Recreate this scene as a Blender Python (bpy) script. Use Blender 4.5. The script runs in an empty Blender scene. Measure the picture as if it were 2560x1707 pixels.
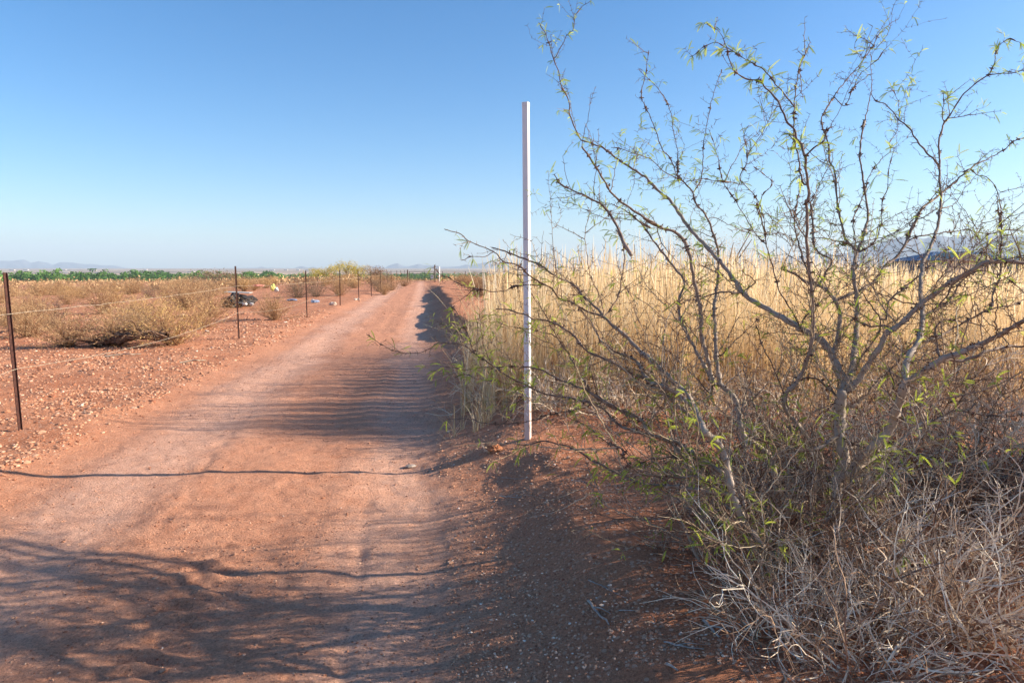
import bpy, math, random
import numpy as np
from mathutils import Vector, noise as mnoise

rng = np.random.default_rng(11)
random.seed(11)
sc = bpy.context.scene
R = math.radians

# ---------------------------------------------------------------- camera
CAM_H, PITCH, F = 1.55, R(6.12), 1706.7          # F in pixels of a 2560-wide picture
CX, CY = 1280.0, 853.5
cam_d = bpy.data.cameras.new("Camera")
cam = bpy.data.objects.new("Camera", cam_d)
sc.collection.objects.link(cam)
cam.location = (0, 0, CAM_H)
cam.rotation_euler = (R(90) - PITCH, 0, 0)
cam_d.sensor_width = 36.0
cam_d.lens = 36.0 * F / 2560.0
cam_d.clip_start = 0.05
cam_d.clip_end = 100000
sc.camera = cam
sc.render.resolution_x, sc.render.resolution_y = 1024, 682

# ---------------------------------------------------------------- sky and sun
SUN_EL, SUN_AZ = R(22.0), math.atan2(0.998, 0.06)       # azimuth measured from +Y towards +X
world = bpy.data.worlds.new("World")
sc.world = world
world.use_nodes = True
wn, wl = world.node_tree.nodes, world.node_tree.links
wn.clear()
wo = wn.new('ShaderNodeOutputWorld')
bg = wn.new('ShaderNodeBackground')
sky = wn.new('ShaderNodeTexSky')
sky.sky_type = 'NISHITA'
sky.sun_disc = False
sky.sun_elevation = SUN_EL
sky.sun_rotation = SUN_AZ
sky.altitude = 1200
sky.air_density = 1.0
sky.dust_density = 2.2
sky.ozone_density = 3.0
bg.inputs['Strength'].default_value = 0.095
hs = wn.new('ShaderNodeHueSaturation'); hs.inputs['Saturation'].default_value = 1.3
wl.new(sky.outputs[0], hs.inputs['Color'])
wl.new(hs.outputs[0], bg.inputs['Color'])
wl.new(bg.outputs[0], wo.inputs['Surface'])

sun_d = bpy.data.lights.new("Sun", 'SUN')
sun = bpy.data.objects.new("Sun", sun_d)
sc.collection.objects.link(sun)
sun_d.energy = 5.0
sun_d.angle = R(0.5)
sun_d.color = (1.0, 0.87, 0.70)
sdir = Vector((math.sin(SUN_AZ) * math.cos(SUN_EL), math.cos(SUN_AZ) * math.cos(SUN_EL), math.sin(SUN_EL)))
sun.rotation_euler = sdir.to_track_quat('Z', 'Y').to_euler()

vs = sc.view_settings
vs.view_transform = 'Standard'
vs.look = 'None'
vs.exposure = 1.2
vs.gamma = 1.0
sc.cycles.max_bounces = 6
sc.cycles.transparent_max_bounces = 8
sc.cycles.volume_bounces = 0

# ---------------------------------------------------------------- picture <-> world
cp, sp = math.cos(PITCH), math.sin(PITCH)

def P(px, py, d):
    """world point seen at source pixel (px,py) at depth d"""
    a, b = (px - CX) / F, (CY - py) / F
    return np.array([a * d, d * (cp + b * sp), CAM_H + d * (-sp + b * cp)])

def G(px, py):
    """where the ray through a source pixel meets the ground"""
    b = (CY - py) / F; z = 0.0
    for _ in range(12):
        p = P(px, py, (CAM_H - z) / (sp - b * cp))
        z = 0.5 * z + 0.5 * gz(p[0], p[1])
    return p

# ---------------------------------------------------------------- noise
def _hash(ix, iy, s):
    h = (ix * 374761393 + iy * 668265263 + s * 974634777) & 0xffffffff
    h = ((h ^ (h >> 13)) * 1274126177) & 0xffffffff
    return ((h ^ (h >> 16)) & 0xffff) / 65535.0

def vnoise(x, y, s=0):
    x = np.asarray(x, float); y = np.asarray(y, float)
    ix = np.floor(x).astype(np.int64); iy = np.floor(y).astype(np.int64)
    fx = x - ix; fy = y - iy
    fx = fx * fx * (3 - 2 * fx); fy = fy * fy * (3 - 2 * fy)
    a = _hash(ix, iy, s); b = _hash(ix + 1, iy, s); c = _hash(ix, iy + 1, s); d = _hash(ix + 1, iy + 1, s)
    return (a + (b - a) * fx + (c - a) * fy + (a - b - c + d) * fx * fy) * 2 - 1

def fbm(x, y, s=0, o=4):
    r = 0; amp = 1.0; f = 1.0
    for k in range(o):
        r = r + amp * vnoise(x * f + 17.3 * k, y * f - 9.1 * k, s + k)
        amp *= 0.5; f *= 2.03
    return r

def sstep(x, a, b):
    t = np.clip((x - a) / (b - a), 0, 1)
    return t * t * (3 - 2 * t)

def xroad(y):
    return -1.35 - 0.13 * np.clip(y, -5, 90)

def ground_z(x, y):
    x = np.asarray(x, float); y = np.asarray(y, float)
    r = np.hypot(x, y)
    near = 1 - sstep(r, 40, 110)
    u = x - xroad(y) - 0.12 * vnoise(y * 0.16, y * 0 + 3, 5)
    onroad = sstep(u, -2.3, -1.7) * (1 - sstep(u, 1.7, 2.3))
    z = -0.055 * onroad
    wob = 0.10 * vnoise(y * 0.35, y * 0 + 8.5, 8)
    for c, w, a in ((1.12, 0.26, 0.018), (-0.85, 0.26, 0.035), (0.35, 0.12, 0.016), (-1.5, 0.12, 0.015)):
        z = z - 0.6 * a * np.exp(-((u - c - wob) / w) ** 2) * (0.6 + 0.5 * vnoise(y * 0.6, y * 0 + c * 7, 2))
    for c, w, a in ((0.72, 0.10, 0.020), (1.50, 0.12, 0.025), (-0.40, 0.12, 0.016), (-1.95, 0.25, 0.04)):
        z = z + 0.7 * a * np.exp(-((u - c - wob) / w) ** 2) * (0.5 + 0.7 * vnoise(y * 1.1, y * 0 + c * 5, 3))
    edge = 2.15 + 0.25 * fbm(y * 0.5, x * 0.2, 21, 3)
    bank = sstep(u, edge - 0.12, edge + 0.35) * (0.02 + 0.16 * sstep(y, 9, 14)) * (1 - sstep(y, 42, 60))
    bank = bank * (1 - 0.55 * sstep(u, 3.0, 4.5))
    shelf = 0.20 * sstep(u + 0.12 * vnoise(y * 0.9, y * 0 + 1.5, 15), 1.25, 2.45) * (1 - sstep(y, 45, 70))
    z = z + bank + shelf
    # dry hummock under the mesquite and by the marker pole
    z = z + 0.05 * np.exp(-(((x + 0.17) / 0.35) ** 2 + ((y - 5.35) / 0.22) ** 2))
    z = z + near * (0.020 * fbm(x * 0.8, y * 0.8, 31, 3) + (0.018 - 0.013 * onroad) * fbm(x * 3.1, y * 3.1, 41, 4))
    z = z + near * (0.004 * fbm(x * 13, y * 13, 47, 2))
    # churned tyre marks
    tr = np.exp(-((u - 0.15) / 0.16) ** 2) * (1 - sstep(y, 3.4, 4.2))
    z = z + tr * 0.018 * np.sin((y + 0.35 * np.abs(u - 0.15)) * 46 + 2 * vnoise(x * 4, y * 4, 9))
    z = z - 0.020 * np.exp(-((x + 0.75 + 0.16 * (y - 3)) / 0.05) ** 2) * (1 - sstep(y, 4.0, 4.8)) * (0.6 + 0.5 * vnoise(y * 7, x * 3, 66))
    gl = x + 2.23 + 0.25 * (y - 4.4) + 0.06 * vnoise(y * 2.2, y * 0, 12)
    z = z - 0.009 * np.exp(-(gl / 0.045) ** 2) * sstep(y, 3.6, 4.2) * (1 - sstep(y, 6.2, 7.0)) * (0.5 + 0.6 * vnoise(y * 8, x * 4, 67))
    z = z + 0.020 * fbm(x * 2.4, y * 5, 71, 3) * np.exp(-(((x + 1.15) / 0.55) ** 2 + ((y - 5.0) / 0.6) ** 2))
    # distant lie of the land: river bottom, then a plain rising to the horizon
    far = -15.0 * sstep(r, 160, 620) + 8.5 * sstep(r, 900, 2400) + 6.0 * sstep(r, 2400, 6000)
    far = far + (1 - near) * 0.25 * fbm(x * 0.01, y * 0.01, 51, 3)
    left = sstep(-(x - xroad(y)), 7, 40) * sstep(r, 26, 105)
    far = far - 1.7 * np.maximum(left, sstep(y, 84, 150)) * (1 - sstep(r, 200, 600))
    return z + far

def gz(x, y):
    return float(ground_z(np.array([x]), np.array([y]))[0])

# ---------------------------------------------------------------- object helpers
def tag(o, label=None, cat=None, group=None, kind=None):
    if label: o['label'] = label
    if cat: o['category'] = cat
    if group: o['group'] = group
    if kind: o['kind'] = kind
    return o

def empty(name, loc, label, cat, group=None, rz=0.0):
    o = bpy.data.objects.new(name, None)
    sc.collection.objects.link(o)
    o.location = tuple(float(v) for v in loc); o.rotation_euler = (0, 0, rz)
    o.empty_display_size = 0.1
    return tag(o, label, cat, group)

class MB:
    """collects geometry as numpy blocks"""
    def __init__(s):
        s.v = []; s.q = []; s.t = []; s.a = []; s.n = 0
    def add(s, v, q=None, t=None, a=0.5):
        v = np.asarray(v, float).reshape(-1, 3)
        s.v.append(v)
        if q is not None and len(q): s.q.append(np.asarray(q, np.int64).reshape(-1, 4) + s.n)
        if t is not None and len(t): s.t.append(np.asarray(t, np.int64).reshape(-1, 3) + s.n)
        s.a.append(np.full(len(v), a) if np.isscalar(a) else np.asarray(a, float))
        s.n += len(v)
    def tube(s, pts, rad, k=5, a=0.5):
        p = np.asarray(pts, float); n = len(p)
        if n < 2: return
        r = np.full(n, rad) if np.isscalar(rad) else np.asarray(rad, float)
        t = np.gradient(p, axis=0)
        t /= (np.linalg.norm(t, axis=1, keepdims=True) + 1e-9)
        m = p[-1] - p[0]; ref = np.array([0, 0, 1.0]) if abs(m[2]) < 0.8 * np.linalg.norm(m) else np.array([1.0, 0, 0])
        n1 = np.cross(t, ref); n1 /= (np.linalg.norm(n1, axis=1, keepdims=True) + 1e-9)
        n2 = np.cross(t, n1)
        ang = np.arange(k) * 2 * math.pi / k
        v = p[:, None, :] + r[:, None, None] * (np.cos(ang)[None, :, None] * n1[:, None, :] + np.sin(ang)[None, :, None] * n2[:, None, :])
        i = np.arange(n - 1)[:, None] * k; j = np.arange(k)[None, :]; j2 = (j + 1) % k
        q = np.stack([i + j, i + j2, i + k + j2, i + k + j], -1).reshape(-1, 4)
        s.add(v.reshape(-1, 3), q, a=a if np.isscalar(a) else np.repeat(a, k))
        c0 = s.n - n * k
        if k == 4:
            s.q.append(np.array([[c0 + 3, c0 + 2, c0 + 1, c0], [s.n - 4, s.n - 3, s.n - 2, s.n - 1]]))
    def ribbon(s, pts, w, side, a=0.5):
        p = np.asarray(pts, float); n = len(p)
        w = np.asarray(w, float)
        sd = np.asarray(side, float); sd = sd / (np.linalg.norm(sd) + 1e-9)
        v = np.stack([p - sd * w[:, None] * 0.5, p + sd * w[:, None] * 0.5], 1).reshape(-1, 3)
        i = np.arange(n - 1) * 2
        s.add(v, np.stack([i, i + 1, i + 3, i + 2], -1), a=a)
    def box(s, c, d, rz=0.0, a=0.5):
        c = np.asarray(c, float); hx, hy, hz = d[0] / 2, d[1] / 2, d[2] / 2
        v = np.array([[x, y, z] for z in (-hz, hz) for y in (-hy, hy) for x in (-hx, hx)])
        cr, sr = math.cos(rz), math.sin(rz)
        v = np.stack([v[:, 0] * cr - v[:, 1] * sr, v[:, 0] * sr + v[:, 1] * cr, v[:, 2]], 1) + c
        s.add(v, [[0, 2, 3, 1], [4, 5, 7, 6], [0, 1, 5, 4], [2, 6, 7, 3], [0, 4, 6, 2], [1, 3, 7, 5]], a=a)
    def build(s, name, m, parent=None, smooth=False, origin=None, **kw):
        me = bpy.data.meshes.new(name)
        v = np.concatenate(s.v)
        if origin is not None: v = v - np.asarray(origin, float)
        q = np.concatenate(s.q) if s.q else np.zeros((0, 4), np.int64)
        t = np.concatenate(s.t) if s.t else np.zeros((0, 3), np.int64)
        me.vertices.add(len(v)); me.vertices.foreach_set('co', v.astype(np.float32).ravel())
        li = np.concatenate([q.ravel(), t.ravel()])
        me.loops.add(len(li)); me.loops.foreach_set('vertex_index', li.astype(np.int32))
        nf = len(q) + len(t)
        st = np.concatenate([np.arange(len(q)) * 4, len(q) * 4 + np.arange(len(t)) * 3])
        me.polygons.add(nf); me.polygons.foreach_set('loop_start', st.astype(np.int32))
        me.update(calc_edges=True)
        me.polygons.foreach_set('use_smooth', np.full(nf, smooth))
        at = me.attributes.new('tint', 'FLOAT', 'POINT')
        at.data.foreach_set('value', np.concatenate(s.a).astype(np.float32))
        me.materials.append(m)
        o = bpy.data.objects.new(name, me)
        sc.collection.objects.link(o)
        if origin is not None and parent is None: o.location = tuple(float(x) for x in origin)
        if parent: o.parent = parent
        return tag(o, **kw)

def copy_tree(o, parent=None):
    c = o.copy(); sc.collection.objects.link(c)
    c.parent = parent
    for ch in list(o.children):
        copy_tree(ch, c)
    return c

# ---------------------------------------------------------------- materials
def new_mat(name):
    m = bpy.data.materials.new(name); m.use_nodes = True
    nt = m.node_tree; b = nt.nodes['Principled BSDF']
    b.inputs['Roughness'].default_value = 0.85
    b.inputs['Specular IOR Level'].default_value = 0.2
    return m, nt, b

def nd(nt, typ, **kw):
    n = nt.nodes.new(typ)
    for k, v in kw.items():
        if hasattr(n, k): setattr(n, k, v)
        else: n.inputs[k].default_value = v
    return n

def ramp(nt, fac, stops):
    r = nt.nodes.new('ShaderNodeValToRGB')
    el = r.color_ramp.elements
    while len(el) < len(stops): el.new(0.5)
    for e, (p, c) in zip(el, stops):
        e.position = p; e.color = (*c, 1)
    nt.links.new(fac, r.inputs[0])
    return r.outputs[0]

def mixc(nt, fac, a, b, mode='MIX'):
    m = nt.nodes.new('ShaderNodeMix'); m.data_type = 'RGBA'; m.blend_type = mode
    for s, v in ((0, fac), (6, a), (7, b)):
        if isinstance(v, (int, float)): m.inputs[s].default_value = v
        elif isinstance(v, tuple): m.inputs[s].default_value = (*v, 1)
        else: nt.links.new(v, m.inputs[s])
    return m.outputs[2]

def math_n(nt, op, a, b=None, c=None, clamp=False):
    m = nt.nodes.new('ShaderNodeMath'); m.operation = op; m.use_clamp = clamp
    for i, v in enumerate((a, b, c)):
        if v is None: continue
        if isinstance(v, (int, float)): m.inputs[i].default_value = v
        else: nt.links.new(v, m.inputs[i])
    return m.outputs[0]

def noise_n(nt, scale, detail=4, rough=0.55, vec=None, dist=0.0):
    n = nt.nodes.new('ShaderNodeTexNoise')
    n.inputs['Scale'].default_value = scale; n.inputs['Detail'].default_value = detail
    n.inputs['Roughness'].default_value = rough; n.inputs['Distortion'].default_value = dist
    if vec is not None: nt.links.new(vec, n.inputs['Vector'])
    return n.outputs['Fac']

def attr(nt, name='tint'):
    a = nt.nodes.new('ShaderNodeAttribute'); a.attribute_name = name
    return a.outputs['Fac']

def tinted(name, stops, transl=0.0, rough=0.85, nscale=None, bump=0.0, tcol=None):
    """colour from the per-piece tint plus noise; optional translucency for leaves"""
    m, nt, b = new_mat(name)
    b.inputs['Roughness'].default_value = rough
    fac = attr(nt)
    tc = nt.nodes.new('ShaderNodeTexCoord').outputs['Object']
    if nscale:
        n = noise_n(nt, nscale, 5, 0.6, tc)
        fac = math_n(nt, 'ADD', fac, math_n(nt, 'MULTIPLY', math_n(nt, 'SUBTRACT', n, 0.5), 0.9), clamp=True)
    col = ramp(nt, fac, stops)
    nt.links.new(col, b.inputs['Base Color'])
    if bump:
        bp = nt.nodes.new('ShaderNodeBump'); bp.inputs['Strength'].default_value = bump; bp.inputs['Distance'].default_value = 0.004
        nt.links.new(noise_n(nt, (nscale or 30) * 1.5, 4, 0.65, tc), bp.inputs['Height'])
        nt.links.new(bp.outputs[0], b.inputs['Normal'])
    if transl > 0:
        tr = nt.nodes.new('ShaderNodeBsdfTranslucent')
        nt.links.new(mixc(nt, 1.0, col, tcol or (1.15, 1.1, 0.8), 'MULTIPLY'), tr.inputs['Color'])
        mx = nt.nodes.new('ShaderNodeMixShader'); mx.inputs[0].default_value = transl
        nt.links.new(b.outputs[0], mx.inputs[1]); nt.links.new(tr.outputs[0], mx.inputs[2])
        nt.links.new(mx.outputs[0], nt.nodes['Material Output'].inputs['Surface'])
    return m

M = {}
M['bark'] = tinted('mesquite_bark', [(0.0, (0.42, 0.345, 0.28)), (0.35, (0.33, 0.26, 0.205)), (0.7, (0.17, 0.11, 0.08)), (1.0, (0.09, 0.045, 0.032))], nscale=28, bump=0.9)
M['twig_brown'] = tinted('twig_brown', [(0.0, (0.58, 0.47, 0.32)), (0.45, (0.36, 0.26, 0.165)), (1.0, (0.12, 0.06, 0.042))], nscale=40, bump=0.4)
M['leaf'] = tinted('mesquite_leaf', [(0.0, (0.15, 0.22, 0.035)), (0.5, (0.33, 0.43, 0.06)), (1.0, (0.58, 0.64, 0.13))], transl=0.5, rough=0.6)
M['dead_twig'] = tinted('dead_twig', [(0.0, (0.12, 0.065, 0.04)), (0.35, (0.34, 0.215, 0.135)), (0.7, (0.66, 0.49, 0.34)), (1.0, (0.92, 0.80, 0.62))], nscale=30, bump=0.3)
M['grass'] = tinted('dry_grass', [(0.0, (0.34, 0.20, 0.09)), (0.25, (0.66, 0.47, 0.24)), (0.7, (0.88, 0.71, 0.42)), (1.0, (0.95, 0.88, 0.68))], transl=0.45, rough=0.7, tcol=(1.0, 0.93, 0.85))
M['weed'] = tinted('weed_leaf', [(0.0, (0.16, 0.20, 0.06)), (1.0, (0.30, 0.32, 0.12))], transl=0.4)
M['scrub'] = tinted('scrub_twig', [(0.0, (0.22, 0.115, 0.065)), (0.4, (0.44, 0.265, 0.145)), (0.8, (0.64, 0.45, 0.245)), (1.0, (0.74, 0.57, 0.34))], transl=0.25, nscale=3)
M['scrub_dark'] = tinted('dark_scrub_twig', [(0.0, (0.12, 0.075, 0.05)), (0.6, (0.26, 0.18, 0.125)), (1.0, (0.38, 0.28, 0.19))], transl=0.15)
M['scrub_yellow'] = tinted('yellow_scrub', [(0.0, (0.46, 0.29, 0.10)), (1.0, (0.78, 0.56, 0.24))], transl=0.3)
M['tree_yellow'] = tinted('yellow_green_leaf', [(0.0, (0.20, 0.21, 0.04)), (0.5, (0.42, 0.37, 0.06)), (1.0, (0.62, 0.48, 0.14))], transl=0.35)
M['tree_green'] = tinted('river_tree_leaf', [(0.0, (0.035, 0.09, 0.025)), (0.5, (0.085, 0.20, 0.035)), (1.0, (0.20, 0.34, 0.07))], transl=0.25)
M['stone'] = tinted('pebble', [(0.0, (0.28, 0.11, 0.06)), (0.6, (0.56, 0.31, 0.19)), (0.92, (0.72, 0.52, 0.38)), (1.0, (0.84, 0.76, 0.66))], nscale=60)

def plain(name, c0, c1, scale=8, rough=0.8, bump=0.0, metal=0.0, detail=5, lo=0.35, hi=0.65):
    m, nt, b = new_mat(name)
    b.inputs['Roughness'].default_value = rough
    b.inputs['Metallic'].default_value = metal
    tc = nt.nodes.new('ShaderNodeTexCoord').outputs['Object']
    n = noise_n(nt, scale, detail, 0.6, tc)
    nt.links.new(ramp(nt, n, [(lo, c0), (hi, c1)]), b.inputs['Base Color'])
    if bump:
        bp = nt.nodes.new('ShaderNodeBump'); bp.inputs['Strength'].default_value = bump; bp.inputs['Distance'].default_value = 0.01
        nt.links.new(noise_n(nt, scale * 3, 4, 0.6, tc), bp.inputs['Height'])
        nt.links.new(bp.outputs[0], b.inputs['Normal'])
    return m

M['white_paint'] = plain('white_plastic', (0.72, 0.71, 0.70), (0.82, 0.81, 0.80), 5, 0.5, 0.05)
def pole_mat():
    m, nt, b = new_mat('white_square_tube')
    b.inputs['Roughness'].default_value = 0.5
    tc = nt.nodes.new('ShaderNodeTexCoord').outputs['Object']
    sx = nt.nodes.new('ShaderNodeSeparateXYZ'); nt.links.new(tc, sx.inputs[0])
    mr = nt.nodes.new('ShaderNodeMapRange'); nt.links.new(sx.outputs[2], mr.inputs[0])
    mr.inputs[1].default_value = 1.1; mr.inputs[2].default_value = 0.0; mr.inputs[3].default_value = 0.0; mr.inputs[4].default_value = 0.34
    n = noise_n(nt, 60, 6, 0.7, tc)
    dirt = math_n(nt, 'GREATER_THAN', math_n(nt, 'ADD', n, mr.outputs[0]), 0.70)
    sc_ = math_n(nt, 'GREATER_THAN', noise_n(nt, 18, 8, 0.8, tc), 0.66)
    c = mixc(nt, math_n(nt, 'MULTIPLY', dirt, 0.55), (0.80, 0.79, 0.78), (0.50, 0.30, 0.20))
    c = mixc(nt, math_n(nt, 'MULTIPLY', sc_, 0.4), c, (0.52, 0.50, 0.48))
    nt.links.new(c, b.inputs['Base Color'])
    return m
M['white_pole'] = pole_mat()
M['rust'] = plain('rusty_steel', (0.035, 0.016, 0.014), (0.085, 0.036, 0.027), 40, 0.75, 0.3)
M['wire'] = plain('weathered_wire', (0.34, 0.27, 0.19), (0.56, 0.46, 0.34), 25, 0.6, 0.2)
M['gate_steel'] = plain('gate_steel', (0.08, 0.055, 0.045), (0.16, 0.11, 0.085), 6, 0.6)
M['tarp'] = plain('black_plastic', (0.018, 0.016, 0.018), (0.05, 0.045, 0.045), 6, 0.5, 0.4)
M['board'] = plain('painted_board', (0.32, 0.36, 0.34), (0.60, 0.58, 0.52), 4, 0.6)
M['white_cloth'] = plain('white_cloth', (0.42, 0.42, 0.43), (0.68, 0.66, 0.63), 6, 0.8, 0.3)
M['blue_cloth'] = plain('blue_cloth', (0.10, 0.16, 0.30), (0.30, 0.36, 0.48), 9, 0.8, 0.3)
M['yellow_plastic'] = plain('yellow_plastic', (0.65, 0.58, 0.12), (0.8, 0.75, 0.3), 6, 0.6)
M['red_cloth'] = plain('red_cloth', (0.5, 0.12, 0.09), (0.7, 0.35, 0.28), 5, 0.8)
M['pale_rock'] = plain('pale_rock', (0.45, 0.33, 0.25), (0.75, 0.66, 0.56), 9, 0.9, 0.6)
M['clod'] = plain('dirt_clod', (0.34, 0.13, 0.06), (0.5, 0.24, 0.13), 14, 0.95, 0.8)
M['log'] = plain('dead_log', (0.06, 0.035, 0.025), (0.24, 0.15, 0.10), 18, 0.9, 0.8)
M['stick'] = plain('grey_stick', (0.22, 0.17, 0.14), (0.46, 0.40, 0.35), 30, 0.9, 0.6)
M['mountain'] = plain('mountain_rock', (0.07, 0.08, 0.10), (0.13, 0.13, 0.15), 0.0012, 0.95)
M['house_wall'] = plain('stucco_tan', (0.42, 0.36, 0.29), (0.52, 0.46, 0.38), 2, 0.9)
M['house_dark'] = plain('stucco_grey', (0.16, 0.17, 0.19), (0.22, 0.23, 0.25), 2, 0.9)
M['roof_blue'] = plain('blue_metal_roof', (0.045, 0.10, 0.19), (0.07, 0.14, 0.25), 1.5, 0.6)
M['roof_tan'] = plain('tan_shingle', (0.38, 0.31, 0.23), (0.50, 0.42, 0.32), 3, 0.9)
M['far_white'] = plain('far_white_wall', (0.42, 0.38, 0.34), (0.58, 0.54, 0.49), 0.05, 0.9)
M['far_roof'] = plain('far_roof', (0.20, 0.16, 0.15), (0.5, 0.45, 0.42), 0.02, 0.9)
M['glass'] = plain('window_glass', (0.03, 0.04, 0.05), (0.06, 0.07, 0.09), 1, 0.15)

def ground_mat():
    m, nt, b = new_mat('red_dirt')
    b.inputs['Roughness'].default_value = 0.95
    b.inputs['Specular IOR Level'].default_value = 0.12
    geo = nt.nodes.new('ShaderNodeNewGeometry')
    pos = geo.outputs['Position']
    sx = nt.nodes.new('ShaderNodeSeparateXYZ'); nt.links.new(pos, sx.inputs[0])
    x, y = sx.outputs[0], sx.outputs[1]
    # distance across the road
    yc = math_n(nt, 'MINIMUM', y, 90.0)
    u = math_n(nt, 'ADD', math_n(nt, 'ADD', x, math_n(nt, 'MULTIPLY', yc, 0.13)), 1.35)
    wob = math_n(nt, 'MULTIPLY', math_n(nt, 'SUBTRACT', noise_n(nt, 0.7, 3, 0.6, pos), 0.5), 1.1)
    uw = math_n(nt, 'ADD', u, wob)
    def band(c, w, soft):
        a = math_n(nt, 'ABSOLUTE', math_n(nt, 'SUBTRACT', uw, c))
        mr = nt.nodes.new('ShaderNodeMapRange'); mr.interpolation_type = 'SMOOTHSTEP'
        nt.links.new(a, mr.inputs[0])
        mr.inputs[1].default_value = w - soft; mr.inputs[2].default_value = w + soft
        mr.inputs[3].default_value = 1; mr.inputs[4].default_value = 0
        return mr.outputs[0]
    road = band(0.0, 1.9, 0.5)
    tr1 = band(1.12, 0.30, 0.25); tr2 = band(-0.9, 0.42, 0.3)
    tracks = math_n(nt, 'MAXIMUM', tr1, tr2)
    n1 = noise_n(nt, 0.9, 6, 0.6, pos)
    n2 = noise_n(nt, 9.0, 5, 0.65, pos)
    n3 = noise_n(nt, 70.0, 8, 0.78, pos)
    base = ramp(nt, n1, [(0.3, (0.42, 0.165, 0.085)), (0.7, (0.56, 0.26, 0.145))])
    roadc = ramp(nt, n2, [(0.3, (0.50, 0.225, 0.130)), (0.7, (0.62, 0.315, 0.195))])
    trackc = ramp(nt, n2, [(0.3, (0.60, 0.335, 0.230)), (0.7, (0.70, 0.43, 0.315))])
    c = mixc(nt, road, base, roadc)
    c = mixc(nt, math_n(nt, 'MULTIPLY', tracks, 0.75), c, trackc)
    # soil grain
    n4 = noise_n(nt, 260.0, 3, 0.7, pos)
    c = mixc(nt, 0.6, c, ramp(nt, n4, [(0.38, (0.62, 0.58, 0.56)), (0.5, (1, 1, 1)), (0.64, (1.35, 1.35, 1.35))]), 'MULTIPLY')
    grain = ramp(nt, n3, [(0.36, (0.50, 0.46, 0.45)), (0.50, (1, 1, 1)), (0.66, (1.35, 1.35, 1.35))])
    c = mixc(nt, 0.8, c, grain, 'MULTIPLY')
    # pebbles showing in the soil
    vo = nt.nodes.new('ShaderNodeTexVoronoi'); vo.inputs['Scale'].default_value = 34.0
    nt.links.new(pos, vo.inputs['Vector'])
    vr = nt.nodes.new('ShaderNodeSeparateXYZ'); nt.links.new(vo.outputs['Color'], vr.inputs[0])
    sel = math_n(nt, 'GREATER_THAN', vr.outputs[0], 0.55)
    dots = math_n(nt, 'MULTIPLY', math_n(nt, 'LESS_THAN', vo.outputs['Distance'], 0.33), sel)
    dots = math_n(nt, 'MULTIPLY', dots, math_n(nt, 'SUBTRACT', 1.0, math_n(nt, 'MULTIPLY', road, 0.85)))
    c = mixc(nt, math_n(nt, 'MULTIPLY', dots, 0.6), c, (0.74, 0.50, 0.36))
    # far plain: pale fields and dusky brush in long bands
    rr = nt.nodes.new('ShaderNodeVectorMath'); rr.operation = 'LENGTH'; nt.links.new(pos, rr.inputs[0])
    mp = nt.nodes.new('ShaderNodeMapping'); mp.inputs['Scale'].default_value = (0.0012, 0.0035, 0.001)
    nt.links.new(pos, mp.inputs['Vector'])
    nf = noise_n(nt, 2.2, 6, 0.6, mp.outputs[0])
    farc = ramp(nt, nf, [(0.36, (0.12, 0.10, 0.075)), (0.47, (0.26, 0.19, 0.13)), (0.56, (0.58, 0.43, 0.28)), (0.66, (0.30, 0.20, 0.14))])
    fr = nt.nodes.new('ShaderNodeMapRange'); nt.links.new(rr.outputs['Value'], fr.inputs[0])
    fr.inputs[1].default_value = 250; fr.inputs[2].default_value = 800
    c = mixc(nt, fr.outputs[0], c, farc)
    nt.links.new(c, b.inputs['Base Color'])
    # relief
    hsum = math_n(nt, 'ADD', math_n(nt, 'MULTIPLY', n3, 0.85), math_n(nt, 'MULTIPLY', n2, 0.6))
    hsum = math_n(nt, 'ADD', hsum, math_n(nt, 'MULTIPLY', dots, 0.35))
    bp = nt.nodes.new('ShaderNodeBump'); bp.inputs['Strength'].default_value = 0.9; bp.inputs['Distance'].default_value = 0.024
    nt.links.new(hsum, bp.inputs['Height'])
    nt.links.new(bp.outputs[0], b.inputs['Normal'])
    return m
M['ground'] = ground_mat()

# ---------------------------------------------------------------- ground
def build_ground():
    th = np.concatenate([np.linspace(R(50), R(130), 620), np.linspace(R(130), R(410), 90)[1:-1]])
    rr = [0.9]
    while rr[-1] < 8600:
        r = rr[-1]
        rr.append(r * (1.0065 if r < 30 else 1.02 if r < 150 else 1.05))
    rr = np.array(rr); nt_, nr = len(th), len(rr)
    X = rr[:, None] * np.cos(th)[None]; Y = rr[:, None] * np.sin(th)[None]
    Z = ground_z(X, Y)
    v = np.stack([X, Y, Z], -1).reshape(-1, 3)
    i = np.arange(nr - 1)[:, None] * nt_; j = np.arange(nt_)[None]; j2 = (j + 1) % nt_
    q = np.stack([i + j, i + nt_ + j, i + nt_ + j2, i + j2], -1).reshape(-1, 4)
    b = MB(); b.add(v, q)
    c = len(v); jj = np.arange(nt_)
    b.v.append(np.array([[0, 0, gz(0, 0)]])); b.a.append(np.array([0.5])); b.n += 1
    b.t.append(np.stack([np.full(nt_, c), jj, (jj + 1) % nt_], -1))
    b.build('ground', M['ground'], smooth=True, kind='structure')
build_ground()

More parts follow.
